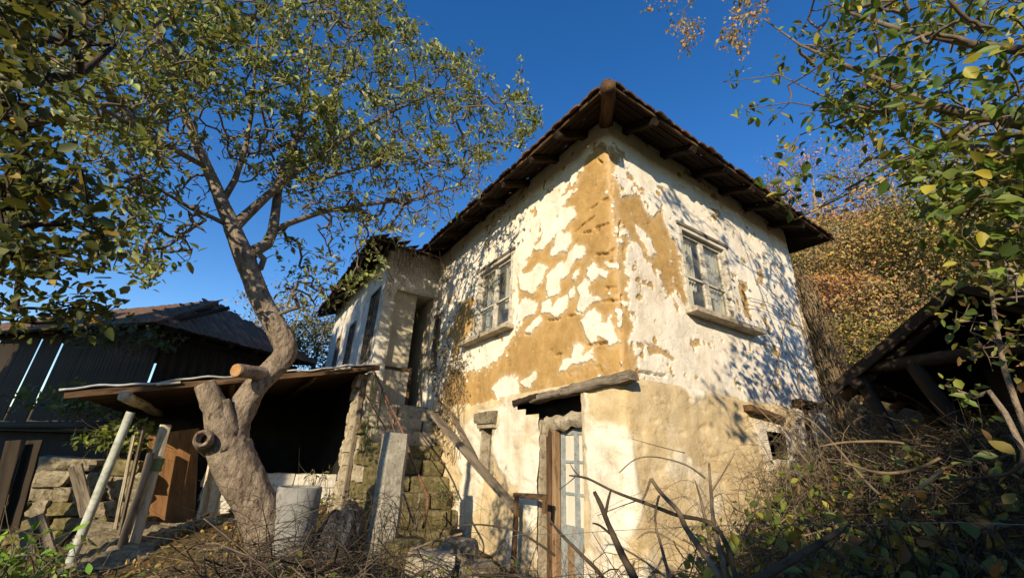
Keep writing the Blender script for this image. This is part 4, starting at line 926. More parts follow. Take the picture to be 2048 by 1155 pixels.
# ------------------------------------------------------------------ the gnarled old tree
rng = np.random.default_rng(42)
DT = 5.0
trunk_px = [(560, 1165, DT, .21), (546, 1110, DT, .19), (529, 1055, DT, .172), (510, 1005, DT, .168), (480, 948, DT, .182), (458, 893, DT, .182), (464, 855, DT, .145), (484, 815, DT, .125), (506, 778, DT, .112), (535, 748, DT, .110), (563, 720, DT, .115), (572, 697, DT, .112), (560, 668, DT, 0.109), (543, 638, DT, 0.103), (525, 605, DT, 0.101), (510, 570, DT, 0.097), (495, 530, DT, 0.100), (483, 500, DT, 0.092), (470, 468, DT, 0.083), (458, 438, DT, 0.075), (444, 405, DT, 0.066), (430, 370, DT, 0.058), (414, 335, DT, 0.052), (398, 300, DT, 0.045), (380, 250, DT, 0.040), (350, 180, DT, 0.034), (330, 110, DT, 0.028), (300, 30, DT, 0.022)]
tb, tr_ = px_path(trunk_px); tb = smooth_path(tb, 3); tr_ = np.interp(np.linspace(0, 1, len(tb)), np.linspace(0, 1, len(tr_)), tr_)
tree = thing('gnarled_tree', 'gnarled old fruit tree with crooked trunk and sawn limb before the lean-to', 'tree', (tb[0][0], tb[0][1], 0.1))
TO = np.array(tree.location)
def knobby(name, path, rad, mat, parent, origin, sides=22, amp=.10, seed=1, sub=3):
    path = smooth_path(path, sub); rad = np.interp(np.linspace(0, 1, len(path)), np.linspace(0, 1, len(rad)), rad)
    v, f = tube(path, rad, sides, cap=True); c = np.repeat(path, sides, 0); d = v-c
    k = 1+amp*.75*fbm(v[:, 0]*6, v[:, 1]*6, v[:, 2]*3.5, seed=seed)+amp*.9*(.35-np.abs(fbm(v[:, 0]*16, v[:, 1]*16, v[:, 2]*7, seed=seed+5, oct=4)))+amp*.4*fbm(v[:, 0]*45, v[:, 1]*45, v[:, 2]*25, seed=seed+9, oct=2)
    return mesh_np(name, c+d*k[:, None]-origin, f, mat, parent, smooth=True)
knobby('trunk', tb[:84], tr_[:84], 'bark', tree, TO, sides=56, amp=.13, sub=4)
stub = [at(455, 895, 4.95), at(440, 850, 4.92), at(430, 815, 4.9), at(417, 785, 4.9), at(408, 766, 4.9)]
o = knobby('broken_stub', stub, [.13, .115, .10, .09, .075], 'bark', tree, TO, sides=20, amp=.2, seed=4)
stub2 = [at(462, 870, 4.92), at(452, 830, 4.88), at(446, 800, 4.88)]; knobby('broken_stub', stub2, [.09, .07, .05], 'bark', tree, TO, amp=.18, seed=6)
# hollow burl
bc = at(402, 876, 4.75); bn = at(432, 886, 5.1)-bc; L_ = np.linalg.norm(bn); bn /= L_
uu = np.cross(bn, A(0, 0, 1)); uu /= np.linalg.norm(uu); ww = np.cross(uu, bn); n = 24; a = np.arange(n)*2*math.pi/n; v = []
for dpt, r in ((L_, .14), (.10, .085), (.02, .072), (.0, .060), (.015, .044), (.10, .035)):
    v.append(bc+bn*dpt+(np.cos(a)*r)[:, None]*uu+(np.sin(a)*r*1.05)[:, None]*ww)
v = np.concatenate(v); v = v+.024*np.stack([fbm(v[:, 0]*9, v[:, 1]*9, v[:, 2]*9, seed=s) for s in (1, 2, 3)], 1); g = np.arange(len(v)).reshape(-1, n)
mesh_np('hollow_burl', v-TO, np.stack([g[:-1], np.roll(g, -1, 1)[:-1], np.roll(g, -1, 1)[1:], g[1:]], -1).reshape(-1, 4), 'bark', tree, smooth=True)
mb = MB(); mb.poly([bc+bn*.09+(math.cos(t)*.042)*uu+(math.sin(t)*.042)*ww-TO for t in a]); mb.build('hollow', 'dark', tree)
# sawn limb
ca, cb = at(472, 740, 4.68), at(535, 748, 4.98); o = knobby('sawn_limb', [ca, ca+(cb-ca)*.4, cb], [.062, .062, .075], 'bark', tree, TO, sides=18, amp=.12, seed=9)
dv = (cb-ca)/np.linalg.norm(cb-ca); uu = np.cross(dv, A(0, 0, 1)); uu /= np.linalg.norm(uu); ww = np.cross(uu, dv)
mb = MB(); mb.poly([ca-dv*.004+math.cos(t)*.058*uu+math.sin(t)*.058*ww-TO for t in a]); mb.build('saw_cut', 'cut_wood', tree)
limbs = [
 [(490, 515, DT, .075), (512, 500, 4.98, .062), (535, 488, 5.0, .058), (545, 462, 5.05, .055), (551, 425, 5.1, .05), (555, 385, 5.15, .045), (565, 340, 5.2, .04), (590, 285, 5.3, .034), (640, 225, 5.4, .027), (690, 150, 5.6, .02), (730, 70, 5.8, .014)],
 [(500, 540, DT, .04), (522, 535, 4.95, .036), (528, 518, 4.93, .034), (516, 506, 4.93, .03)],
 [(466, 455, DT, .062), (490, 432, 5.0, .052), (530, 395, 5.0, .046), (575, 355, 5.05, .042), (630, 318, 5.1, .036), (700, 270, 5.3, .03), (780, 225, 5.6, .023), (860, 190, 5.9, .016), (930, 160, 6.2, .01)],
 [(545, 462, 5.05, .04), (580, 446, 5.1, .034), (640, 425, 5.2, .03), (700, 413, 5.4, .027), (770, 405, 5.7, .022), (840, 395, 6.0, .016), (920, 370, 6.2, .010)],
 [(452, 448, DT, .026), (425, 435, 4.95, .023), (380, 415, 4.9, .02), (330, 385, 4.85, .016), (270, 350, 4.8, .012), (200, 330, 4.7, .008)],
 [(444, 405, DT, .035), (470, 360, 5.0, .03), (490, 300, 5.1, .026), (505, 220, 5.15, .022), (510, 130, 5.2, .016), (520, 40, 5.2, .01)],
 [(414, 335, DT, .03), (350, 300, 4.8, .026), (280, 260, 4.6, .022), (190, 210, 4.4, .017), (100, 180, 4.2, .012)],
 [(575, 355, 5.05, .025), (640, 360, 5.0, .02), (740, 330, 5.1, .016), (830, 300, 5.3, .012), (920, 280, 5.6, .008)],
 [(590, 285, 5.3, .024), (610, 200, 5.3, .018), (620, 100, 5.4, .012), (640, 20, 5.5, .008)]]
skel = [(tb[30:], tr_[30:])]+[px_path(l) for l in limbs]
dense = cloud([(330, -40), (800, -40), (840, 60), (880, 100), (930, 95), (960, 150), (1050, 200), (1090, 240), (1040, 310), (960, 350), (860, 320), (760, 320), (640, 260), (520, 250), (400, 230), (330, 150)], 1050, 4.2, 7.0, rng, clear_of_house)
midp = cloud([(430, 250), (650, 260), (850, 320), (1000, 350), (960, 400), (890, 455), (780, 470), (690, 440), (600, 420), (520, 380), (450, 330)], 760, 4.6, 6.6, rng, clear_of_house)
low = cloud([(560, 470), (760, 430), (820, 470), (760, 560), (690, 610), (620, 640), (560, 600)], 160, 4.9, 5.8, rng, clear_of_house)
leftp = cloud([(60, -40), (330, -40), (340, 150), (420, 260), (430, 330), (330, 330), (160, 330), (60, 200)], 380, 3.9, 6.0, rng, clear_of_house)
hang = cloud([(230, 330), (420, 330), (440, 420), (360, 540), (260, 590), (200, 480)], 130, 4.3, 5.3, rng)
tipr = np.array([at(x, y, D) for x, y, D in ((1045, 115, 6.4), (1035, 160, 6.3), (1050, 190, 6.4), (940, 90, 6.2), (852, 45, 6), (960, 110, 6.2), (970, 140, 6.2))])
WSH = []  # extra twig targets added sunward to shade the wing's long face
for k in range(150):
    p = h2w(A(-1.15, rng.uniform(5.4, 10.5), rng.uniform(3.1, 5.6))); WSH.append(p+to_sun*rng.uniform(5.0, 6.2)/math.cos(SUN_EL))
T_all = np.concatenate([np.array(WSH), dense, midp, low, leftp, hang, tipr])
br, P, tips, tw, ns = grow(skel, T_all, rng, wob=.16, droop=.12, r_tip=.0052)
tubes_mesh('branches', br[1:], 'twig', tree, TO, sides_for, jit=.12)
def dens(p):
    v = (p-CAM); z = v@fw; x = 1024+F*(v@cr)/z; y = 577.5-F*(v@cu)/z
    d = np.where((y < 330) & (x > 330), 6.2, np.where(x < 330, 4.0, np.where(y < 470, 1.35, 1.6)))
    d = np.where((x > 330) & (x < 560) & (y > 220) & (y < 430), .6, d)
    return 1.2*d*np.clip(.35+1.1*(fbm(p[:, 0]*1.6, p[:, 1]*1.6, p[:, 2]*1.6, seed=7)+.55), .15, 1.8)
lp = leaves_at(P, tips, tw, dens, .042, rng, 2)
c = palette([(.16, .20, .042), (.24, .28, .075), (.34, .35, .16), (.09, .13, .03), (.27, .24, .06)], len(lp), rng, .3, [3, 3, 2, 2, 1])
leaf_mesh('crown', lp, .082, .040, c, rng, tree, TO, droop=-.25)
print('tree leaves', len(lp), 'nodes', len(P))

# ------------------------------------------------------------------ broad-leaved tree reaching in at the picture's edge
def limb_tree(name, label, base, trunk, limbs, targets, per, spread, L, W, cols, wts, rng, twig='twig', r_tip=.005, droop=.1, leafdroop=.3, wob=.14, maxtips=3, group=None, var=.3, mat='leaf'):
    t = thing(name, label, 'tree', base, 0, group); O = np.array(t.location)
    tp, tr2 = trunk; knobby('trunk', tp, tr2, 'bark', t, O, sides=16, amp=.1, seed=int(abs(base[0])*10))
    br, P, tips, tw, ns = grow([(np.asarray(tp, float), np.asarray(tr2, float))]+limbs, targets, rng, wob=wob, droop=droop, r_tip=r_tip)
    tubes_mesh('branches', br[1:], twig, t, O, sides_for, jit=.1)
    lp = leaves_at(P, tips, tw, per, spread, rng, maxtips)
    leaf_mesh('crown', lp, L, W, palette(cols, len(lp), rng, var, wts), rng, t, O, droop=leafdroop, mat=mat)
    return t, len(lp)
rng = np.random.default_rng(5)
bx, by = -3.0, .2; zb0 = gz(bx, by)-.1
lt_trunk = ([A(bx, by, zb0), A(bx+.05, by+.05, 1.2), A(bx+.1, by+.1, 2.2), A(bx+.2, by+.2, 3.2), A(bx+.3, by+.3, 4.2)], [.15, .12, .10, .08, .05])
llimbs = [px_path(l) for l in (
 [(-330, 420, 2.4, .05), (-100, 440, 2.0, .032), (20, 400, 1.85, .020), (90, 370, 1.8, .013), (160, 380, 1.8, .008)],
 [(-330, 300, 2.4, .045), (-80, 180, 2.0, .028), (60, 160, 1.9, .019), (160, 150, 1.9, .012), (230, 90, 1.95, .007)])]
tg = np.concatenate([cloud([(-60, 230), (90, 215), (150, 300), (215, 410), (235, 480), (195, 560), (120, 570), (50, 540), (-60, 560)], 170, 1.45, 2.1, rng), cloud([(-60, -60), (280, -60), (200, 70), (120, 150), (60, 230), (-60, 240)], 150, 1.5, 2.2, rng), cloud([(-40, 590), (120, 600), (270, 590), (260, 625), (120, 650), (-40, 650)], 34, 1.8, 2.2, rng)])
_, nl = limb_tree('yellowing_tree', 'yellowing broad leaved tree leaning in beside the barn, trunk out of view', (bx, by, zb0), lt_trunk, llimbs, tg, 4.8, .032, .040, .023, [(.06, .085, .02), (.09, .095, .022), (.26, .18, .028), (.035, .055, .015)], [3, 1.5, .6, 3], rng, twig='twig_dark', leafdroop=.7, r_tip=.0026)
print('left tree', nl)
rng = np.random.default_rng(6)
bx, by = 5.3, 1.7; zb0 = gz(bx, by)-.1
rt_trunk = ([A(bx, by, zb0), A(bx-.05, by, 2.6), A(bx-.1, by+.1, 3.6), A(bx-.3, by+.2, 4.6), A(bx-.5, by+.2, 5.6)], [.17, .14, .12, .09, .06])
rlimbs = [px_path(l) for l in (
 [(2330, 300, 5.0, .07), (2150, 270, 4.4, .055), (2040, 245, 4.0, .045), (1950, 232, 3.8, .038), (1860, 210, 3.7, .03), (1780, 170, 3.7, .022), (1690, 130, 3.8, .015), (1600, 90, 3.9, .010), (1530, 40, 4.0, .007)],
 [(2330, 360, 5.0, .05), (2150, 330, 4.4, .04), (2000, 300, 4.0, .03), (1880, 290, 3.9, .022), (1780, 330, 3.9, .014), (1690, 380, 4.0, .01)],
 [(2330, 150, 5.0, .05), (2120, 110, 4.2, .04), (1950, 90, 3.8, .028), (1800, 60, 3.7, .02), (1680, 20, 3.7, .012)],
 [(1860, 210, 3.7, .016), (1760, 225, 3.6, .012), (1640, 190, 3.6, .007), (1560, 150, 3.6, .005), (1440, 165, 3.6, .003)],
 [(1780, 230, 3.7, .012), (1680, 220, 3.6, .008), (1580, 205, 3.6, .005), (1490, 218, 3.6, .003)],
 [(1700, 230, 3.6, .008), (1600, 270, 3.55, .006), (1560, 330, 3.5, .004), (1545, 380, 3.5, .003)])]
# unseen high twigs added toward the sun to dapple the gable wall
OVER = []
for k in range(70):
    p = h2w(A(rng.uniform(.9, 4.6), 0, rng.uniform(4.2, 5.35))); OVER.append(p+to_sun*rng.uniform(4.2, 5.2)/math.cos(SUN_EL)+rng.normal(0, .15, 3))
for k in range(26):
    p = h2w(A(rng.uniform(1.7, 3.0), 0, rng.uniform(1.9, 3.3))); OVER.append(p+to_sun*rng.uniform(5.4, 6.0)/math.cos(SUN_EL)+rng.normal(0, .12, 3))
OVER = np.array([p for p in OVER if p[2] > 3.2])
tg = np.concatenate([cloud([(1560, -50), (2120, -50), (2120, 250), (1950, 300), (1800, 250), (1700, 200), (1600, 130)], 210, 3.0, 5.0, rng), cloud([(1640, 150), (1800, 200), (1960, 290), (2100, 260), (2100, 420), (1900, 430), (1780, 330), (1680, 300)], 120, 3.0, 4.8, rng),
  cloud([(1430, 130), (1640, 110), (1700, 220), (1620, 300), (1500, 240)], 16, 3.4, 3.9, rng), cloud([(1520, 300), (1600, 280), (1640, 340), (1560, 440)], 9, 3.4, 3.7, rng),
  cloud([(1850, 330), (2120, 300), (2120, 560), (2000, 540), (1900, 500), (1800, 440)], 120, 2.9, 4.4, rng), cloud([(2050, -60), (2700, -60), (2700, 500), (2050, 500)], 120, 3.2, 5.5, rng), OVER])
_, nl = limb_tree('broad_leaved_tree', 'broad leaved tree with glossy green leaves arching over the woodshed', (bx, by, zb0), rt_trunk, rlimbs, tg, 3.5, .065, .084, .049, [(.085, .145, .022), (.15, .20, .03), (.05, .09, .018), (.33, .28, .035)], [3, 2, 2, 1.3], rng, twig='twig', leafdroop=.55, r_tip=.0038)
print('right tree', nl)
# ------------------------------------------------------------------ trees on the hillside
def hill_tree(name, label, px, py, D, r, cols, wts, seed, sparse=1.0, flat=.8, leafL=.16, twig='twig', group='autumn trees on the hillside', h_extra=0, nt=110):
    rng = np.random.default_rng(seed); c = at(px, py, D); zb0 = gz(c[0], c[1])-.15; c[2] = max(c[2], zb0+r*.7)
    H = c[2]-zb0
    trunk = [A(c[0], c[1], zb0), A(c[0]+.06*r, c[1], zb0+H*.4), A(c[0]-.05*r, c[1]+.05*r, zb0+H*.8), A(c[0], c[1], zb0+H+r*flat*.5)]
    q = rng.normal(0, 1, (nt, 3)); q /= np.linalg.norm(q, axis=1)[:, None]; q *= rng.uniform(.25, 1, (nt, 1))**.5
    lump = 1+.35*fbm(q[:, 0]*2, q[:, 1]*2, q[:, 2]*2, seed=seed); tg = c+q*A(r, r, r*flat)*lump[:, None]
    k = tg[:, 2] > ground_z(tg[:, 0], tg[:, 1])+.15; tg = tg[k]
    return limb_tree(name, label, (c[0], c[1], zb0), (trunk, [.055*r+.02, .045*r+.02, .03*r+.01, .012]), [], tg, 12*sparse, .10*r, leafL*.68, leafL*.4, cols, wts, rng, twig=twig, r_tip=.008, wob=.12, maxtips=6, group=group, mat='leaf_dry')
ORG = [(.46, .22, .07), (.38, .17, .06), (.52, .30, .11), (.28, .15, .08)]
YEL = [(.42, .30, .07), (.35, .26, .09), (.27, .22, .08), (.42, .25, .08)]
DRY = [(.34, .23, .12), (.42, .29, .15), (.27, .18, .10)]
OLI = [(.13, .14, .04), (.19, .18, .06), (.09, .10, .03), (.25, .20, .06)]
GRY = [(.17, .17, .09), (.22, .22, .12), (.12, .13, .06)]
for i, (nm, lb, px, py, D, r, cols, sp_, fl, ll_) in enumerate((
 ('russet_tree', 'sparse russet tree topping the hill behind the roof end', 1640, 400, 23, 3.4, ORG, .8, .85, .14),
 ('russet_tree', 'small russet tree beside the house end below the hilltop tree', 1690, 490, 19, 2.0, ORG+YEL, .8, .8, .14),
 ('olive_tree', 'grey green tree on the skyline above the woodshed roof', 1810, 425, 21, 3.0, GRY, 1.0, .85, .16),
 ('yellow_shrub', 'yellow green bush on the slope just past the house eave', 1640, 520, 15, 1.6, YEL+DRY+OLI, 1.0, .7, .12),
 ('yellow_shrub', 'golden bush halfway up the slope between house and woodshed', 1745, 540, 15, 1.7, YEL+DRY+ORG, 1.0, .75, .12),
 ('russet_tree', 'orange brown bush low on the slope beside the dry vine', 1660, 590, 12.5, 1.0, ORG, .9, .6, .10),
 ('yellow_shrub', 'low yellow bush above the woodshed roof edge', 1770, 610, 12, 1.0, YEL+DRY, 1.0, .6, .10),
 ('olive_tree', 'olive green tree rising directly behind the woodshed', 1850, 520, 15, 2.0, OLI, 1.0, .9, .14),
 ('yellow_tree', 'bright yellow tree seen through the broad leaves above the woodshed', 1960, 430, 14, 2.4, YEL, 1.1, .9, .14),
 ('olive_tree', 'dark olive tree on the slope behind the yellow tree', 2070, 480, 16, 3.0, OLI, 1.0, .9, .16),
 ('olive_tree', 'bushy olive tree behind the house on the far slope', 1560, 470, 25, 3.0, OLI+ORG, 1.0, .8, .16),
 ('yellow_shrub', 'pale yellow bush at the foot of the slope near the vine', 1715, 680, 10.5, .8, YEL+OLI, .9, .6, .09),
 ('olive_tree', 'dull green tree in the gap between barn and house wing', 590, 655, 17, 1.9, OLI+YEL, 1.0, .8, .14),
 ('olive_tree', 'bare topped dark tree rising over the lean-to roof behind the trunk', 640, 690, 15.5, 1.4, OLI, .8, .9, .13))):
    hill_tree(nm, lb, px, py, D, r, cols, None, 500+i, sp_, fl, ll_, group='autumn trees and bushes around the house')
# dry undergrowth on the slope
rng = np.random.default_rng(77)
X = rng.uniform(3.5, 34, 60000); Y_ = rng.uniform(5, 36, 60000); hh = (X-HQ[0])*DR[0]+(Y_-HQ[1])*DR[1]
k = (hh > 5.2) & (fbm(X*.7, Y_*.7, seed=4) > -.35) & (rng.random(60000) < np.clip(11/np.hypot(X, Y_), 0, 1)**1.3)
X, Y_ = X[k], Y_[k]; Zg = ground_z(X, Y_); hgt = rng.uniform(.0, .7, len(X))*np.clip(.6+fbm(X*.5, Y_*.5, seed=9), .1, 1.2)
o = leaf_mesh('undergrowth', np.stack([X, Y_, Zg+hgt], 1), .17, .075, np.where((fbm(X*.45, Y_*.45, seed=14)+rng.normal(0, .22, len(X)) > 0)[:, None], palette(ORG+[(.30, .21, .11)]*3, len(X), rng, .3), palette(YEL+OLI+[(.30, .21, .11)], len(X), rng, .3)), rng, None, (0, 0, 0), mat='leaf_dry', droop=-.3)
tag(o, 'dry brown and yellow undergrowth covering the hillside', 'undergrowth', kind='stuff'); print('undergrowth', len(X))
# fallen leaves about the yard
X = rng.uniform(-9, 6, 16000); Y_ = rng.uniform(1.2, 10, 16000); Zg = ground_z(X, Y_); hl = np.stack([(X-HQ[0])*DR[0]+(Y_-HQ[1])*DR[1], (X-HQ[0])*DL[0]+(Y_-HQ[1])*DL[1]], 1); k = ~((hl[:, 0] > -.1) & (hl[:, 1] > -.1))
o = leaf_mesh('fallen_leaves', np.stack([X, Y_, Zg+rng.uniform(.005, .04, len(X))], 1)[k], .07, .04, palette([(.20, .11, .045), (.27, .17, .07), (.12, .075, .04), (.30, .22, .06), (.08, .10, .03)], int(k.sum()), rng, .35), rng, None, (0, 0, 0), mat='leaf_dry', droop=.05)
tag(o, 'brown fallen leaves strewn over the yard', 'leaves', kind='stuff')

# ------------------------------------------------------------------ dry vines on the house
def stems(name, paths, radii, mat, parent, origin): return tubes_mesh(name, [(smooth_path(p, 3), np.linspace(r, r*.5, (len(p)-1)*3+1)) for p, r in zip(paths, radii)], mat, parent, origin, lambda r: 3 if r < .008 else 5)
rng = np.random.default_rng(31)
vb = h2w(A(4.9, -.2, 2.0)); vine = thing('dry_vine', 'thick tangle of dry brown vine hanging down the far house corner', 'vine', vb)
pp, rr = [], []
for i in range(420):
    x0 = rng.uniform(4.35, 4.9); z0 = rng.uniform(2.6, 4.9); y0 = rng.uniform(-.15, .2)-.05*(4.9-x0); ln = rng.uniform(.8, 2.2); sx = rng.uniform(.0, .55)*(ln/2)
    p = [A(x0, y0, z0)]
    for s in range(1, 6): p.append(A(x0+sx*(s/5)**1.4+rng.normal(0, .05), y0-rng.uniform(.0, .28)*s/5+rng.normal(0, .04), max(1.75, z0-ln*s/5+rng.normal(0, .05))))
    pp.append([h2w(q) for q in p]); rr.append(rng.uniform(.004, .010))
stems('hanging_stems', pp, rr, 'twig_dry', vine, vb)
pp = [[h2w(hy(x, y, -.05)) for x, y in q] for q in ([(1490, 608), (1530, 618), (1565, 640), (1610, 655)], [(1572, 640), (1560, 700), (1548, 750), (1530, 795)], [(1582, 705), (1594, 735), (1600, 790), (1597, 860), (1592, 920)], [(1500, 595), (1550, 612), (1600, 660)], [(1580, 700), (1600, 730), (1612, 715), (1608, 690)], [(1520, 560), (1560, 600), (1600, 640)], [(1545, 520), (1575, 590), (1600, 640), (1615, 720)])]
stems('wall_stems', pp, [.006]*len(pp), 'twig_dry', vine, vb)
vb2 = h2w(A(-1.0, 4.7, 5.5)); dv_ = thing('hanging_vine', 'bundle of pale dead vine stems dangling from the wing eave', 'vine', vb2); pp, rr = [], []
for i in range(42):
    x0 = rng.normal(-1.05, .16); y0 = rng.uniform(4.62, 4.9); z0 = rng.uniform(5.35, 5.7); ln = abs(rng.normal(.55, .3))+.15
    pp.append([h2w(A(x0+rng.normal(0, .03)*s, y0-.05*math.sin(s)+rng.normal(0, .03), z0-ln*s/4)) for s in range(5)]); rr.append(rng.uniform(.003, .007))
for i in range(10):
    x0 = rng.uniform(-1.0, -.3); pp.append([h2w(A(x0+.12*s+rng.normal(0, .05), 4.65+rng.normal(0, .08), 5.5-.10*s+rng.normal(0, .06))) for s in range(6)]); rr.append(.006)
stems('hanging_stems', pp, rr, 'twig_dry', dv_, vb2)
vb3 = h2w(A(-.1, 3.9, 1.2)); wv = thing('wall_vine', 'withered vine climbing the clay wall between window and steps', 'vine', vb3); pp, rr, lf = [], [], []
for i in range(34):
    y0 = rng.uniform(3.3, 4.5); z0 = rng.uniform(1.2, 2.6); hgt = rng.uniform(.6, 2.4); p = [h2w(A(-.07+rng.normal(0, .02)-.05*rng.random(), y0+rng.normal(0, .05)*s+.03*s, z0+hgt*s/6)) for s in range(7)]; pp.append(p); rr.append(rng.uniform(.003, .009)); lf += [q+rng.normal(0, .05, 3) for q in p[2:]]
stems('stems', pp, rr, 'twig_dry', wv, vb3)
lf = np.array([q for q in np.repeat(np.array(lf), 3, 0)+rng.normal(0, .06, (len(lf)*3, 3)) if w2h(q)[0] < -.05])
leaf_mesh('dead_leaves', lf, .06, .035, palette([(.10, .07, .035), (.16, .11, .05)], len(lf), rng, .3), rng, wv, vb3, mat='leaf_dry', droop=.8)

# ------------------------------------------------------------------ brambles, brushwood, weeds
def bush(name, label, x, y, rx, h, nst, nleaf, L, W, cols, seed, twig='twig', group=None, cat='bush', z=None, lit=None, lean=(0, 0)):
    rng = np.random.default_rng(seed); z0 = gz(x, y)-.03 if z is None else z; t = thing(name, label, cat, (x, y, z0), 0, group); O = np.array(t.location); pp, rr, lp = [], [], []
    for i in range(nst):
        a = rng.uniform(0, 2*math.pi); b = rng.uniform(0, .35)*rx; e = rx*rng.uniform(.5, 1.35); hh = h*rng.uniform(.55, 1.2); x0 = x+b*math.cos(a+1); y0 = y+b*math.sin(a+1); n = 7; p = []
        zl0 = gz(x0, y0)-.05 if z is None else z
        for s in range(n):
            u = s/(n-1); p.append(A(x0+math.cos(a)*e*u+rng.normal(0, .03)+lean[0]*u, y0+math.sin(a)*e*u+rng.normal(0, .03)+lean[1]*u, zl0+hh*math.sin(min(1, u*1.15)*math.pi*.78)*1.05+rng.normal(0, .015)))
        pp.append(p); rr.append(rng.uniform(.003, .008)); m_ = nleaf//nst
        q = np.array(p); idx = rng.integers(2, n, m_); lp.append(q[idx]+rng.normal(0, .05, (m_, 3)))
        for s in range(2, n):                                            # side twigs
            if rng.random() < .6: v = rng.normal(0, .09, 3); pp.append([p[s], p[s]+v, p[s]+v*1.8+A(0, 0, .03)]); rr.append(.003)
    stems('stems', pp, rr, twig, t, O)
    if nleaf: lp = np.concatenate(lp); leaf_mesh('leaves', lp, L, W, palette(cols, len(lp), rng, .3), rng, t, O, droop=.1)
    return t
GRN = [(.10, .14, .025), (.16, .19, .03), (.27, .26, .04), (.07, .10, .02)]
DKG = [(.055, .085, .02), (.09, .11, .025), (.14, .13, .03), (.12, .07, .03)]
for i, (x, y, rx, h, ns, nlf, L, cols, lb) in enumerate((
 (1.55, 2.75, .50, .60, 40, 170, .075, GRN, 'leafy bramble below the gable wall corner with yellow green leaves'),
 (2.15, 3.25, .50, .55, 44, 220, .07, GRN, 'sunlit bramble under the cellar opening with the brightest yellow leaves'),
 (2.75, 3.75, .50, .50, 44, 130, .065, GRN+DKG, 'bramble tangle against the gable wall beyond the cellar opening'),
 (3.35, 4.45, .50, .45, 40, 80, .06, DKG, 'dry bramble at the foot of the wall near the hanging vine'),
 (2.05, 2.35, .55, .55, 40, 200, .08, DKG, 'shaded bramble in the dark bank in front of the sunlit one'),
 (2.75, 2.85, .55, .45, 44, 150, .07, DKG, 'shaded bramble on the bank before the woodshed posts'),
 (3.35, 3.25, .5, .40, 36, 90, .06, DKG, 'low dry bramble at the foot of the leaning woodshed post'),
 (1.45, 1.75, .55, .50, 40, 220, .085, DKG, 'dark leafy bramble at the lower picture edge under the dead branches'),
 (2.1, 1.55, .5, .50, 40, 190, .09, DKG, 'dark bramble at the lower picture edge beside the big leaved plant'),
 (2.7, 1.9, .5, .5, 36, 130, .08, DKG, 'shaded bramble behind the big leaved plant'),
 (1.2, 3.35, .35, .45, 26, 70, .06, GRN, 'thin bramble at the corner beside the blue door'),
 (-.15, 3.15, .45, .48, 30, 90, .055, GRN+DKG, 'leafy bramble below the stone steps'),
 (.55, 2.75, .40, .42, 26, 70, .055, DKG, 'low bramble in front of the blue door'),
 (-1.0, 3.0, .45, .40, 24, 60, .05, DKG, 'sparse bramble growing through the brushwood heap'))):
    bush('bramble', lb, x, y, rx, h, ns, int(nlf*2.2), L, L*.62, cols, 800+i, twig='twig_dark' if 4 <= i <= 9 else 'twig', group='brambles on the bank')  # darker stems put the bank's shade into their colour
bush('big_leaved_plant', 'big leaved green plant close by on the shady bank', 1.72, 1.12, .33, .62, 12, 46, .15, .09, [(.13, .16, .03), (.19, .20, .035), (.09, .12, .03), (.26, .23, .05)], 850, cat='plant')
for i, (x, y, h, lb) in enumerate(((-2.75, 2.95, .55, 'bright green nettles at the corner below the propped planks'), (-3.15, 3.15, .5, 'second clump of bright nettles beside the pipe post foot'))):
    bush('nettle_clump', lb, x-.25, y+.1, .32, h, 26, 330, .075, .035, [(.12, .24, .025), (.18, .32, .03), (.09, .16, .02)], 870+i, group='nettles', cat='weeds')
bush('ivy', 'green ivy trailing over the barn floor beam', -8.6, 8.7, 1.1, .5, 40, 700, .11, .09, [(.10, .13, .03), (.18, .19, .04), (.06, .09, .02)], 880, cat='ivy', z=1.95)
bush('ivy', 'ivy clump hanging on the dry stone wall behind the posts', -5.9, 6.9, .5, .5, 30, 420, .09, .075, [(.12, .17, .03), (.20, .24, .04)], 881, cat='ivy', z=1.3)
bush('ivy', 'dark creeper crowning the barn eave corner', -8.6, 9.3, .9, .7, 30, 500, .11, .08, [(.05, .06, .02), (.08, .09, .03)], 882, cat='ivy', z=3.3)
bush('shoot', 'small green shoot growing by the stone pier under the lean-to', -2.7, 6.7, .22, .75, 9, 60, .07, .045, [(.16, .19, .04), (.11, .14, .03)], 883, cat='plant')
bush('nettle_clump', 'little green weed on the stone steps', *h2w(A(-.25, 3.35, 0))[:2], .10, .16, 8, 40, .04, .02, [(.10, .20, .03)], 884, group='nettles', cat='weeds', z=.98)
def brush_pile(name, label, cx, cy, rx, ry, h, n, seed, mat, ang=None, lo=.3, hi=1.1):
    rng = np.random.default_rng(seed); z0 = gz(cx, cy); pp, rr = [], []
    for i in range(n):
        a = rng.uniform(0, math.pi) if ang is None else rng.normal(ang, .5); L = lo+(hi-lo)*rng.random()**1.8; u, v_ = rng.normal(0, .5, 2); x = cx+u*rx; y = cy+v_*ry
        top = h*max(0, 1-u*u*.5-v_*v_*.5); z = gz(x, y)+rng.uniform(0, 1)**.7*top; el = rng.normal(0, .32); d = A(math.cos(a)*math.cos(el), math.sin(a)*math.cos(el), math.sin(el))*L/2; b = rng.normal(0, .11*L, 3)
        q = [A(x, y, z)-d, A(x, y, z)-d*.3+b, A(x, y, z)+d*.4+b*.6+rng.normal(0, .02, 3), A(x, y, z)+d+rng.normal(0, .04, 3)]; pp.append(q); rr.append(.0016+.0065*rng.random()**2.5)
        if rng.random() < .5: e = q[2]+rng.normal(0, .12, 3)*L; pp.append([q[1], (q[1]+e)/2+rng.normal(0, .02, 3), q[2]*.3+e*.7, e]); rr.append(.002)
    o = tubes_mesh(name, [(smooth_path(p, 2), np.linspace(r, r*.4, 7)) for p, r in zip(pp, rr)], mat, None, (0, 0, 0), lambda r: 3)
    tag(o, label, 'brushwood', kind='stuff'); return o
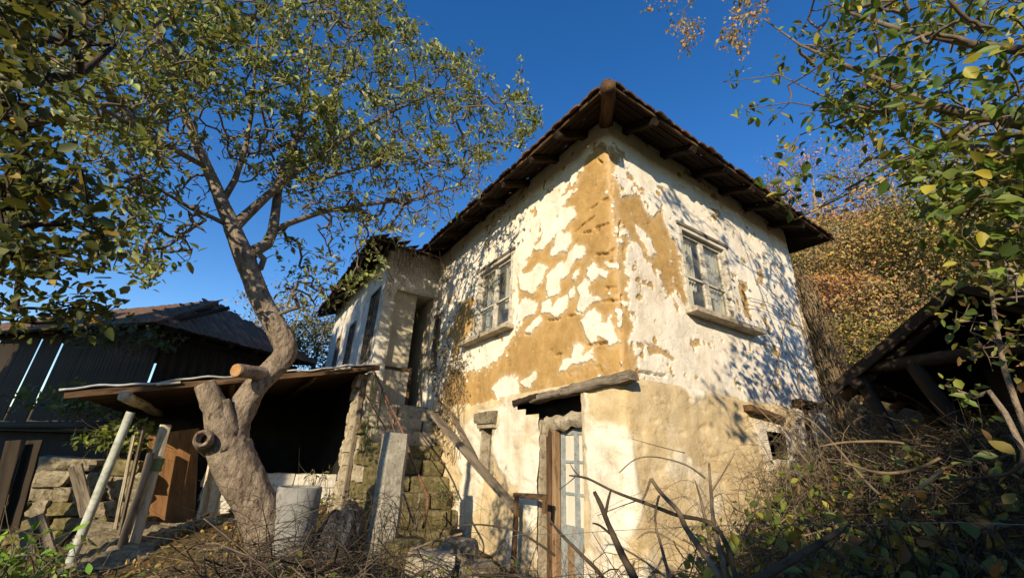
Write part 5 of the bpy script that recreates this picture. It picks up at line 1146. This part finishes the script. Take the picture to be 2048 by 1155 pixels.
brush_pile('brushwood', 'heap of dark dry brushwood in front of the pipe and pillar', -1.35, 3.25, .95, .5, .40, 300, 1, 'twig')
brush_pile('brushwood', 'darkest twigs in the heap before the black plastic sheet', -1.2, 3.4, .9, .5, .46, 420, 11, 'twig_dark')
brush_pile('brushwood', 'curling dark stems over the foot of the stone steps', -.45, 3.3, .7, .45, .42, 300, 12, 'twig_dark')
brush_pile('brushwood', 'straw coloured twigs strewn at the foot of the gnarled tree', -2.0, 3.7, .8, .4, .42, 220, 2, 'twig_dry')
brush_pile('brushwood', 'brushwood tangle below the blue door at the lower picture edge', .45, 2.75, .9, .4, .48, 320, 3, 'twig_dark')
brush_pile('brushwood', 'pale twigs piled against the gable corner', 1.6, 3.1, .6, .5, .62, 260, 4, 'twig_dry')
brush_pile('brushwood', 'matted dry stems on the bank between bramble and woodshed', 2.9, 3.3, 1.0, .7, .36, 420, 5, 'twig')
brush_pile('brushwood', 'shadowed stems at the foot of the woodshed posts', 3.2, 3.2, .9, .6, .34, 300, 15, 'twig_dark')
brush_pile('brushwood', 'dark matted stems on the shady bank below the wire', 2.1, 2.0, .9, .7, .36, 300, 6, 'twig_dark')  # near-black twigs, as above, carry the bank's shade in their colour
brush_pile('brushwood', 'grey twig litter on the bank under the ribbed sheet', -3.3, 3.6, .9, .5, .25, 220, 7, 'twig')
def canes(label, n, seed, mat, x0, y0, x1, y1, wdt, hgt, lean):
    rng = np.random.default_rng(seed); pp, rr = [], []
    for i in range(n):
        u = rng.random(); x = x0+(x1-x0)*u+rng.normal(0, wdt); y = y0+(y1-y0)*u+rng.normal(0, wdt); z = gz(x, y)-.03; a = rng.uniform(0, 2*math.pi); L = rng.uniform(.4, 1.1); h = hgt*rng.uniform(.5, 1.25); p = []
        for s in range(8):
            t = s/7; p.append(A(x+math.cos(a)*L*t*t+lean[0]*t+rng.normal(0, .012), y+math.sin(a)*L*t*t+lean[1]*t+rng.normal(0, .012), z+h*math.sin(t*2.3)/.98+rng.normal(0, .012)))
        p = [q for q in p if not (w2h(q)[0] > -.06 and w2h(q)[1] > -.06)]
        if len(p) < 4: continue
        pp.append(p); rr.append(rng.uniform(.0018, .005))
        for s in range(2, len(p)):
            if rng.random() < .55: v = rng.normal(0, .10, 3); pp.append([p[s], p[s]+v*.5+A(0, 0, .02), p[s]+v, p[s]+v*1.5+rng.normal(0, .02, 3)]); rr.append(.0016)
    o = tubes_mesh('dry_canes', [(smooth_path(p, 2), np.linspace(r, r*.4, (len(p)-1)*2+1)) for p, r in zip(pp, rr)], mat, None, (0, 0, 0), lambda r: 3); tag(o, label, 'canes', kind='stuff')
canes('fine dry canes arching up the foot of the gable wall', 95, 41, 'twig', 1.35, 3.35, 3.6, 4.9, .16, .75, (.15, .1))
canes('straw coloured canes leaning from the bank onto the house end', 60, 42, 'twig_dry', 2.6, 4.0, 4.4, 5.6, .22, .8, (.1, .15))
canes('thin grey canes tangled before the blue door and frame', 60, 43, 'twig', -.1, 3.7, 1.0, 3.5, .22, .6, (.05, 0))
canes('dark canes tangled over the lower stone steps', 70, 44, 'twig_dark', -1.3, 4.2, -.2, 4.3, .28, .75, (0, .1))
canes('dark canes rising from the brushwood before the pipe', 50, 45, 'twig_dark', -2.1, 3.9, -1.0, 3.6, .2, .6, (0, 0))
# single dead branches one can pick out
def dead_branch(label, mainp, forks=(), mat='twig_dark'):
    mp = px_path(mainp)
    e = mp[0][-1]; g_ = gz(e[0], e[1])
    if e[2] > g_+.12 and not any(k in label for k in ('lying', 'broken', 'long arched', 'looping', 'falling', 'arching stem crossing')):        # rooted in the ground
        dv = mp[0][-1]-mp[0][-2]; dv[2] = 0; q = e+dv*.25; mp = (np.vstack([mp[0], A(q[0], q[1], (e[2]+g_)/2), A(q[0], q[1], g_-.05)]), np.append(mp[1], [mp[1][-1], mp[1][-1]]))
    base = mp[0][-1]; t = thing('dead_branch', label, 'branch', base, 0, 'dead branches on the bank'); O = np.array(t.location)
    tubes_mesh('stem', [(smooth_path(mp[0], 4), np.interp(np.linspace(0, 1, (len(mp[0])-1)*4+1), np.linspace(0, 1, len(mp[1])), mp[1]))], mat, t, O, lambda r: 8, jit=.12)
    for f in forks:
        fp = px_path(f); tubes_mesh('fork', [(smooth_path(fp[0], 3), np.interp(np.linspace(0, 1, (len(fp[0])-1)*3+1), np.linspace(0, 1, len(fp[1])), fp[1]))], mat, t, O, lambda r: 6, jit=.12)
dead_branch('thick forked dead branch standing in front of the blue door step', [(1188, 982, 2.7, .010), (1202, 1010, 2.7, .013), (1222, 1060, 2.7, .016), (1245, 1110, 2.65, .018), (1275, 1175, 2.6, .02)], [[(1210, 1030, 2.7, .010), (1216, 1000, 2.7, .008), (1222, 978, 2.7, .005)], [(1225, 1070, 2.7, .008), (1200, 1050, 2.75, .006), (1185, 1045, 2.75, .004)]])
dead_branch('long thin dark branch pointing across the door jamb', [(1138, 950, 2.9, .004), (1175, 956, 2.9, .007), (1230, 983, 2.85, .008), (1290, 1005, 2.8, .009), (1350, 1028, 2.75, .010), (1440, 1062, 2.7, .012)], [[(1160, 953, 2.9, .005), (1148, 940, 2.9, .004), (1140, 926, 2.9, .002)], [(1150, 953, 2.9, .004), (1135, 966, 2.9, .003), (1118, 978, 2.9, .002)], [(1275, 1000, 2.8, .004), (1240, 1012, 2.8, .003), (1195, 1030, 2.8, .002)]])
dead_branch('bent bare branch against the sunny lower wall corner', [(1302, 956, 2.75, .009), (1322, 985, 2.75, .011), (1355, 1020, 2.7, .013), (1372, 1055, 2.7, .013), (1400, 1095, 2.65, .015), (1440, 1160, 2.6, .017)], [[(1302, 956, 2.75, .008), (1292, 985, 2.75, .006), (1284, 1000, 2.75, .004)], [(1318, 990, 2.75, .007), (1310, 1040, 2.72, .006), (1325, 1100, 2.7, .008), (1340, 1160, 2.65, .009)]], 'twig')
dead_branch('upright grey stem rising before the brambles', [(1418, 925, 2.8, .006), (1422, 985, 2.8, .009), (1428, 1050, 2.75, .012), (1445, 1120, 2.7, .014), (1455, 1180, 2.7, .015)], [[(1390, 960, 2.8, .004), (1402, 1000, 2.78, .007), (1420, 1080, 2.74, .009)], [(1422, 985, 2.8, .005), (1450, 940, 2.8, .004), (1470, 905, 2.8, .002)]], 'twig')
dead_branch('thin arching stem crossing the sunny gable corner', [(1238, 945, 2.9, .003), (1270, 918, 2.9, .004), (1310, 913, 2.9, .004), (1370, 928, 2.9, .005), (1410, 955, 2.85, .006)], [[(1265, 877, 2.9, .002), (1310, 890, 2.9, .003), (1370, 905, 2.9, .004)]], 'twig')
dead_branch('dark stick leaning over the foot of the blue door', [(1095, 1032, 3.0, .006), (1120, 1065, 2.95, .009), (1160, 1105, 2.9, .010), (1215, 1170, 2.85, .012)])
dead_branch('thin dark runner looping past the empty frame', [(900, 1052, 3.2, .004), (960, 1048, 3.15, .005), (1030, 1060, 3.1, .006), (1075, 1085, 3.05, .007), (1110, 1110, 3.0, .008)])
dead_branch('pale straight stick lying over the brushwood by the steps', [(820, 1100, 3.2, .006), (870, 1080, 3.15, .007), (925, 1066, 3.1, .008)], (), 'twig_dry')
dead_branch('orange peeled stick lying on the bank by the house end', [(1640, 892, 3.9, .005), (1690, 884, 3.9, .008), (1760, 882, 3.85, .009), (1808, 886, 3.8, .007)], (), 'twig_dry')
dead_branch('long arched dry stem on the bank before the woodshed', [(1690, 925, 3.3, .006), (1760, 945, 3.2, .008), (1830, 938, 3.15, .008), (1880, 915, 3.1, .006)], (), 'twig_dry')
dead_branch('broken pale stick on the shady bank', [(1840, 975, 2.8, .008), (1885, 940, 2.8, .006)], (), 'twig_dry')
dead_branch('looping thick runner below the broad leaved sapling', [(1880, 960, 2.6, .004), (1960, 955, 2.5, .005), (2030, 940, 2.4, .006), (2045, 900, 2.4, .005), (2020, 870, 2.45, .004)], (), 'twig_dark')
dead_branch('dry arching stem falling from the house end onto the bank', [(1560, 815, 4.6, .004), (1620, 840, 4.3, .006), (1670, 890, 3.9, .008), (1720, 950, 3.4, .008), (1760, 990, 3.1, .008)], [[(1500, 800, 4.4, .003), (1560, 860, 4.0, .004), (1620, 930, 3.5, .005)]], 'twig_dry')
dead_branch('thick dark branch lying along the lower picture edge', [(1680, 1060, 2.2, .010), (1600, 1110, 2.1, .014), (1500, 1165, 2.0, .016)], [[(1640, 1090, 2.15, .006), (1700, 1120, 2.1, .005)]])
w0 = [A(*at(940, 1130, 3.15)[:2], gz(*at(940, 1130, 3.15)[:2])), at(1000, 1092, 3.0), at(1130, 1068, 2.9), at(1330, 1055, 2.7), at(1560, 1048, 2.5), at(1760, 1048, 2.35), at(1900, 1044, 2.3), at(2080, 1050, 2.2)]
mb = MB(); mb.tube(smooth_path(w0, 4)-w0[0], .0016, 5); o = mb.build('fence_wire', 'wire', None, loc=w0[0], smooth=True); tag(o, 'thin slack fence wire stretched across the bank', 'wire')
# saplings and single limbs at the edge
rng = np.random.default_rng(91); sb = at(2060, 900, 3.2); sb[2] = gz(sb[0], sb[1])-.1
tr2 = ([sb, at(2030, 800, 3.2), at(2000, 690, 3.2), at(1985, 600, 3.2), at(1975, 520, 3.2)], [.013, .012, .010, .008, .005])
tg = cloud([(1840, 560), (2080, 520), (2080, 760), (1960, 760), (1900, 650)], 34, 2.9, 3.6, rng)
limb_tree('sapling', 'slender green sapling growing in front of the woodshed', sb, tr2, [], tg, 2.2, .05, .06, .036, GRN+DKG, None, rng, twig='twig', r_tip=.003)
sb = at(2070, 880, 2.9); sb[2] = gz(sb[0], sb[1])-.1; tr2 = ([sb, at(2010, 825, 3.0), at(1950, 795, 3.05), at(1890, 770, 3.1)], [.014, .011, .008, .004])
limb_tree('sapling', 'low shoot with fresh leaves reaching across the dark woodshed mouth', sb, tr2, [], np.array([at(1880, 768, 3.1), at(1910, 785, 3.05), at(1900, 760, 3.1), at(1940, 780, 3.0)]), 4, .03, .05, .03, GRN, None, rng, r_tip=.003)
yb = at(2200, 420, 6.0); yb[2] = gz(yb[0], yb[1])-.1
yl = [px_path(l) for l in ([(2200, 300, 6, .05), (2000, 330, 5.6, .035), (1850, 335, 5.3, .024), (1780, 350, 5.1, .018), (1700, 385, 5.0, .013), (1640, 415, 4.9, .009), (1588, 440, 4.9, .006)], [(1780, 350, 5.1, .012), (1720, 395, 5.0, .009), (1650, 425, 5.0, .006)], [(1790, 348, 5.1, .01), (1770, 290, 5.2, .006), (1800, 260, 5.2, .004)])]
limb_tree('yellow_barked_tree', 'mostly bare tree with yellow bark reaching over the roof end', yb, ([yb, at(2230, 600, 6), at(2210, 420, 6), at(2200, 300, 6), at(2180, 100, 6)], [.12, .1, .08, .06, .03]), yl, cloud([(1590, 360), (1800, 300), (1900, 330), (1850, 420), (1700, 460)], 34, 4.7, 5.4, rng), .4, .05, .07, .04, YEL, None, rng, twig='branch_yellow', r_tip=.003)
hb = at(1560, -1500, 6.0)
yb = A(7.2, 2.4, gz(7.2, 2.4)-.1)
hl_ = [([yb+A(0, 0, 2.5), yb+A(-.4, .3, 5.0), A(5.4, 3.6, 8.6), at(1750, -140, 6.3), at(1600, -90, 6.0), at(1480, -50, 5.8), at(1380, -40, 5.8)], np.array([.10, .08, .06, .04, .03, .02, .012]))]
tg = np.concatenate([cloud([(1330, -40), (1400, -40), (1405, 60), (1380, 120), (1340, 90)], 26, 5.4, 6.2, rng), cloud([(1430, -40), (1540, -40), (1520, 60), (1480, 120), (1440, 80)], 34, 5.3, 6.2, rng), cloud([(1285, -30), (1310, -30), (1310, 20), (1290, 20)], 5, 5.6, 6, rng)])
limb_tree('birch', 'drooping tree with small golden leaves hanging into the sky', yb, ([yb, yb+A(0, 0, 2.5), yb+A(-.3, .3, 5.0), yb+A(-.5, .5, 7.5)], [.16, .14, .1, .05]), [(np.array(a), b) for a, b in hl_], tg, 6.0, .06, .065, .042, [(.46, .25, .05), (.28, .18, .05), (.22, .19, .05), (.40, .30, .10)], None, rng, r_tip=.003, leafdroop=1.2)
# unseen trees added behind the viewpoint to shade bank, woodshed, barn and crown
def shade_tree(label, x, y, cz, rx, ry, rz, n, seed, per=7, L=.16):
    rng = np.random.default_rng(seed); z0 = gz(x, y)-.2; q = rng.normal(0, 1, (n, 3)); q /= np.linalg.norm(q, axis=1)[:, None]; q *= rng.uniform(.2, 1, (n, 1))**.45
    limb_tree('unseen_shade_tree', label, (x, y, z0), ([A(x, y, z0), A(x+.05, y, cz*.4), A(x, y+.1, cz*.8), A(x, y, cz+rz*.4)], [.18, .15, .11, .05]), [], A(x, y, cz)+q*A(rx, ry, rz), per, .16, L, L*.6, OLI+GRN, None, rng, r_tip=.006, maxtips=6, group='unseen shade trees behind the viewpoint')
shade_tree('unseen shade tree behind the viewpoint shading the woodshed', 2.5, -4.2, 4.6, 1.6, 1.5, 2.5, 330, 61, 14, .18)
shade_tree('low unseen shade tree behind the viewpoint shading the bank', -.35, -4.3, 2.9, 1.5, 1.0, 1.15, 240, 62, 12)
shade_tree('middling unseen shade tree behind the viewpoint beside the low one', 1.3, -4.6, 3.9, 1.1, .9, 1.15, 200, 67, 12)
shade_tree('low unseen shade tree behind the viewpoint beside the taller one', 3.6, -3.2, 3.0, 1.3, 1.0, 1.5, 160, 65, 9)
shade_tree('tall unseen shade tree behind the viewpoint shading the barn wall', -12.0, -1.5, 7.3, 3.3, 2.4, 4.0, 560, 63, 15, .32)
shade_tree('unseen shade tree behind the viewpoint shading the barn end', -18.0, -1.0, 7.0, 3.4, 2.4, 3.8, 480, 64, 15, .32)
shade_tree('unseen shade tree behind the viewpoint reaching high over the others', -7.9, -3.2, 10.0, 1.8, 1.3, 1.5, 170, 66, 8)
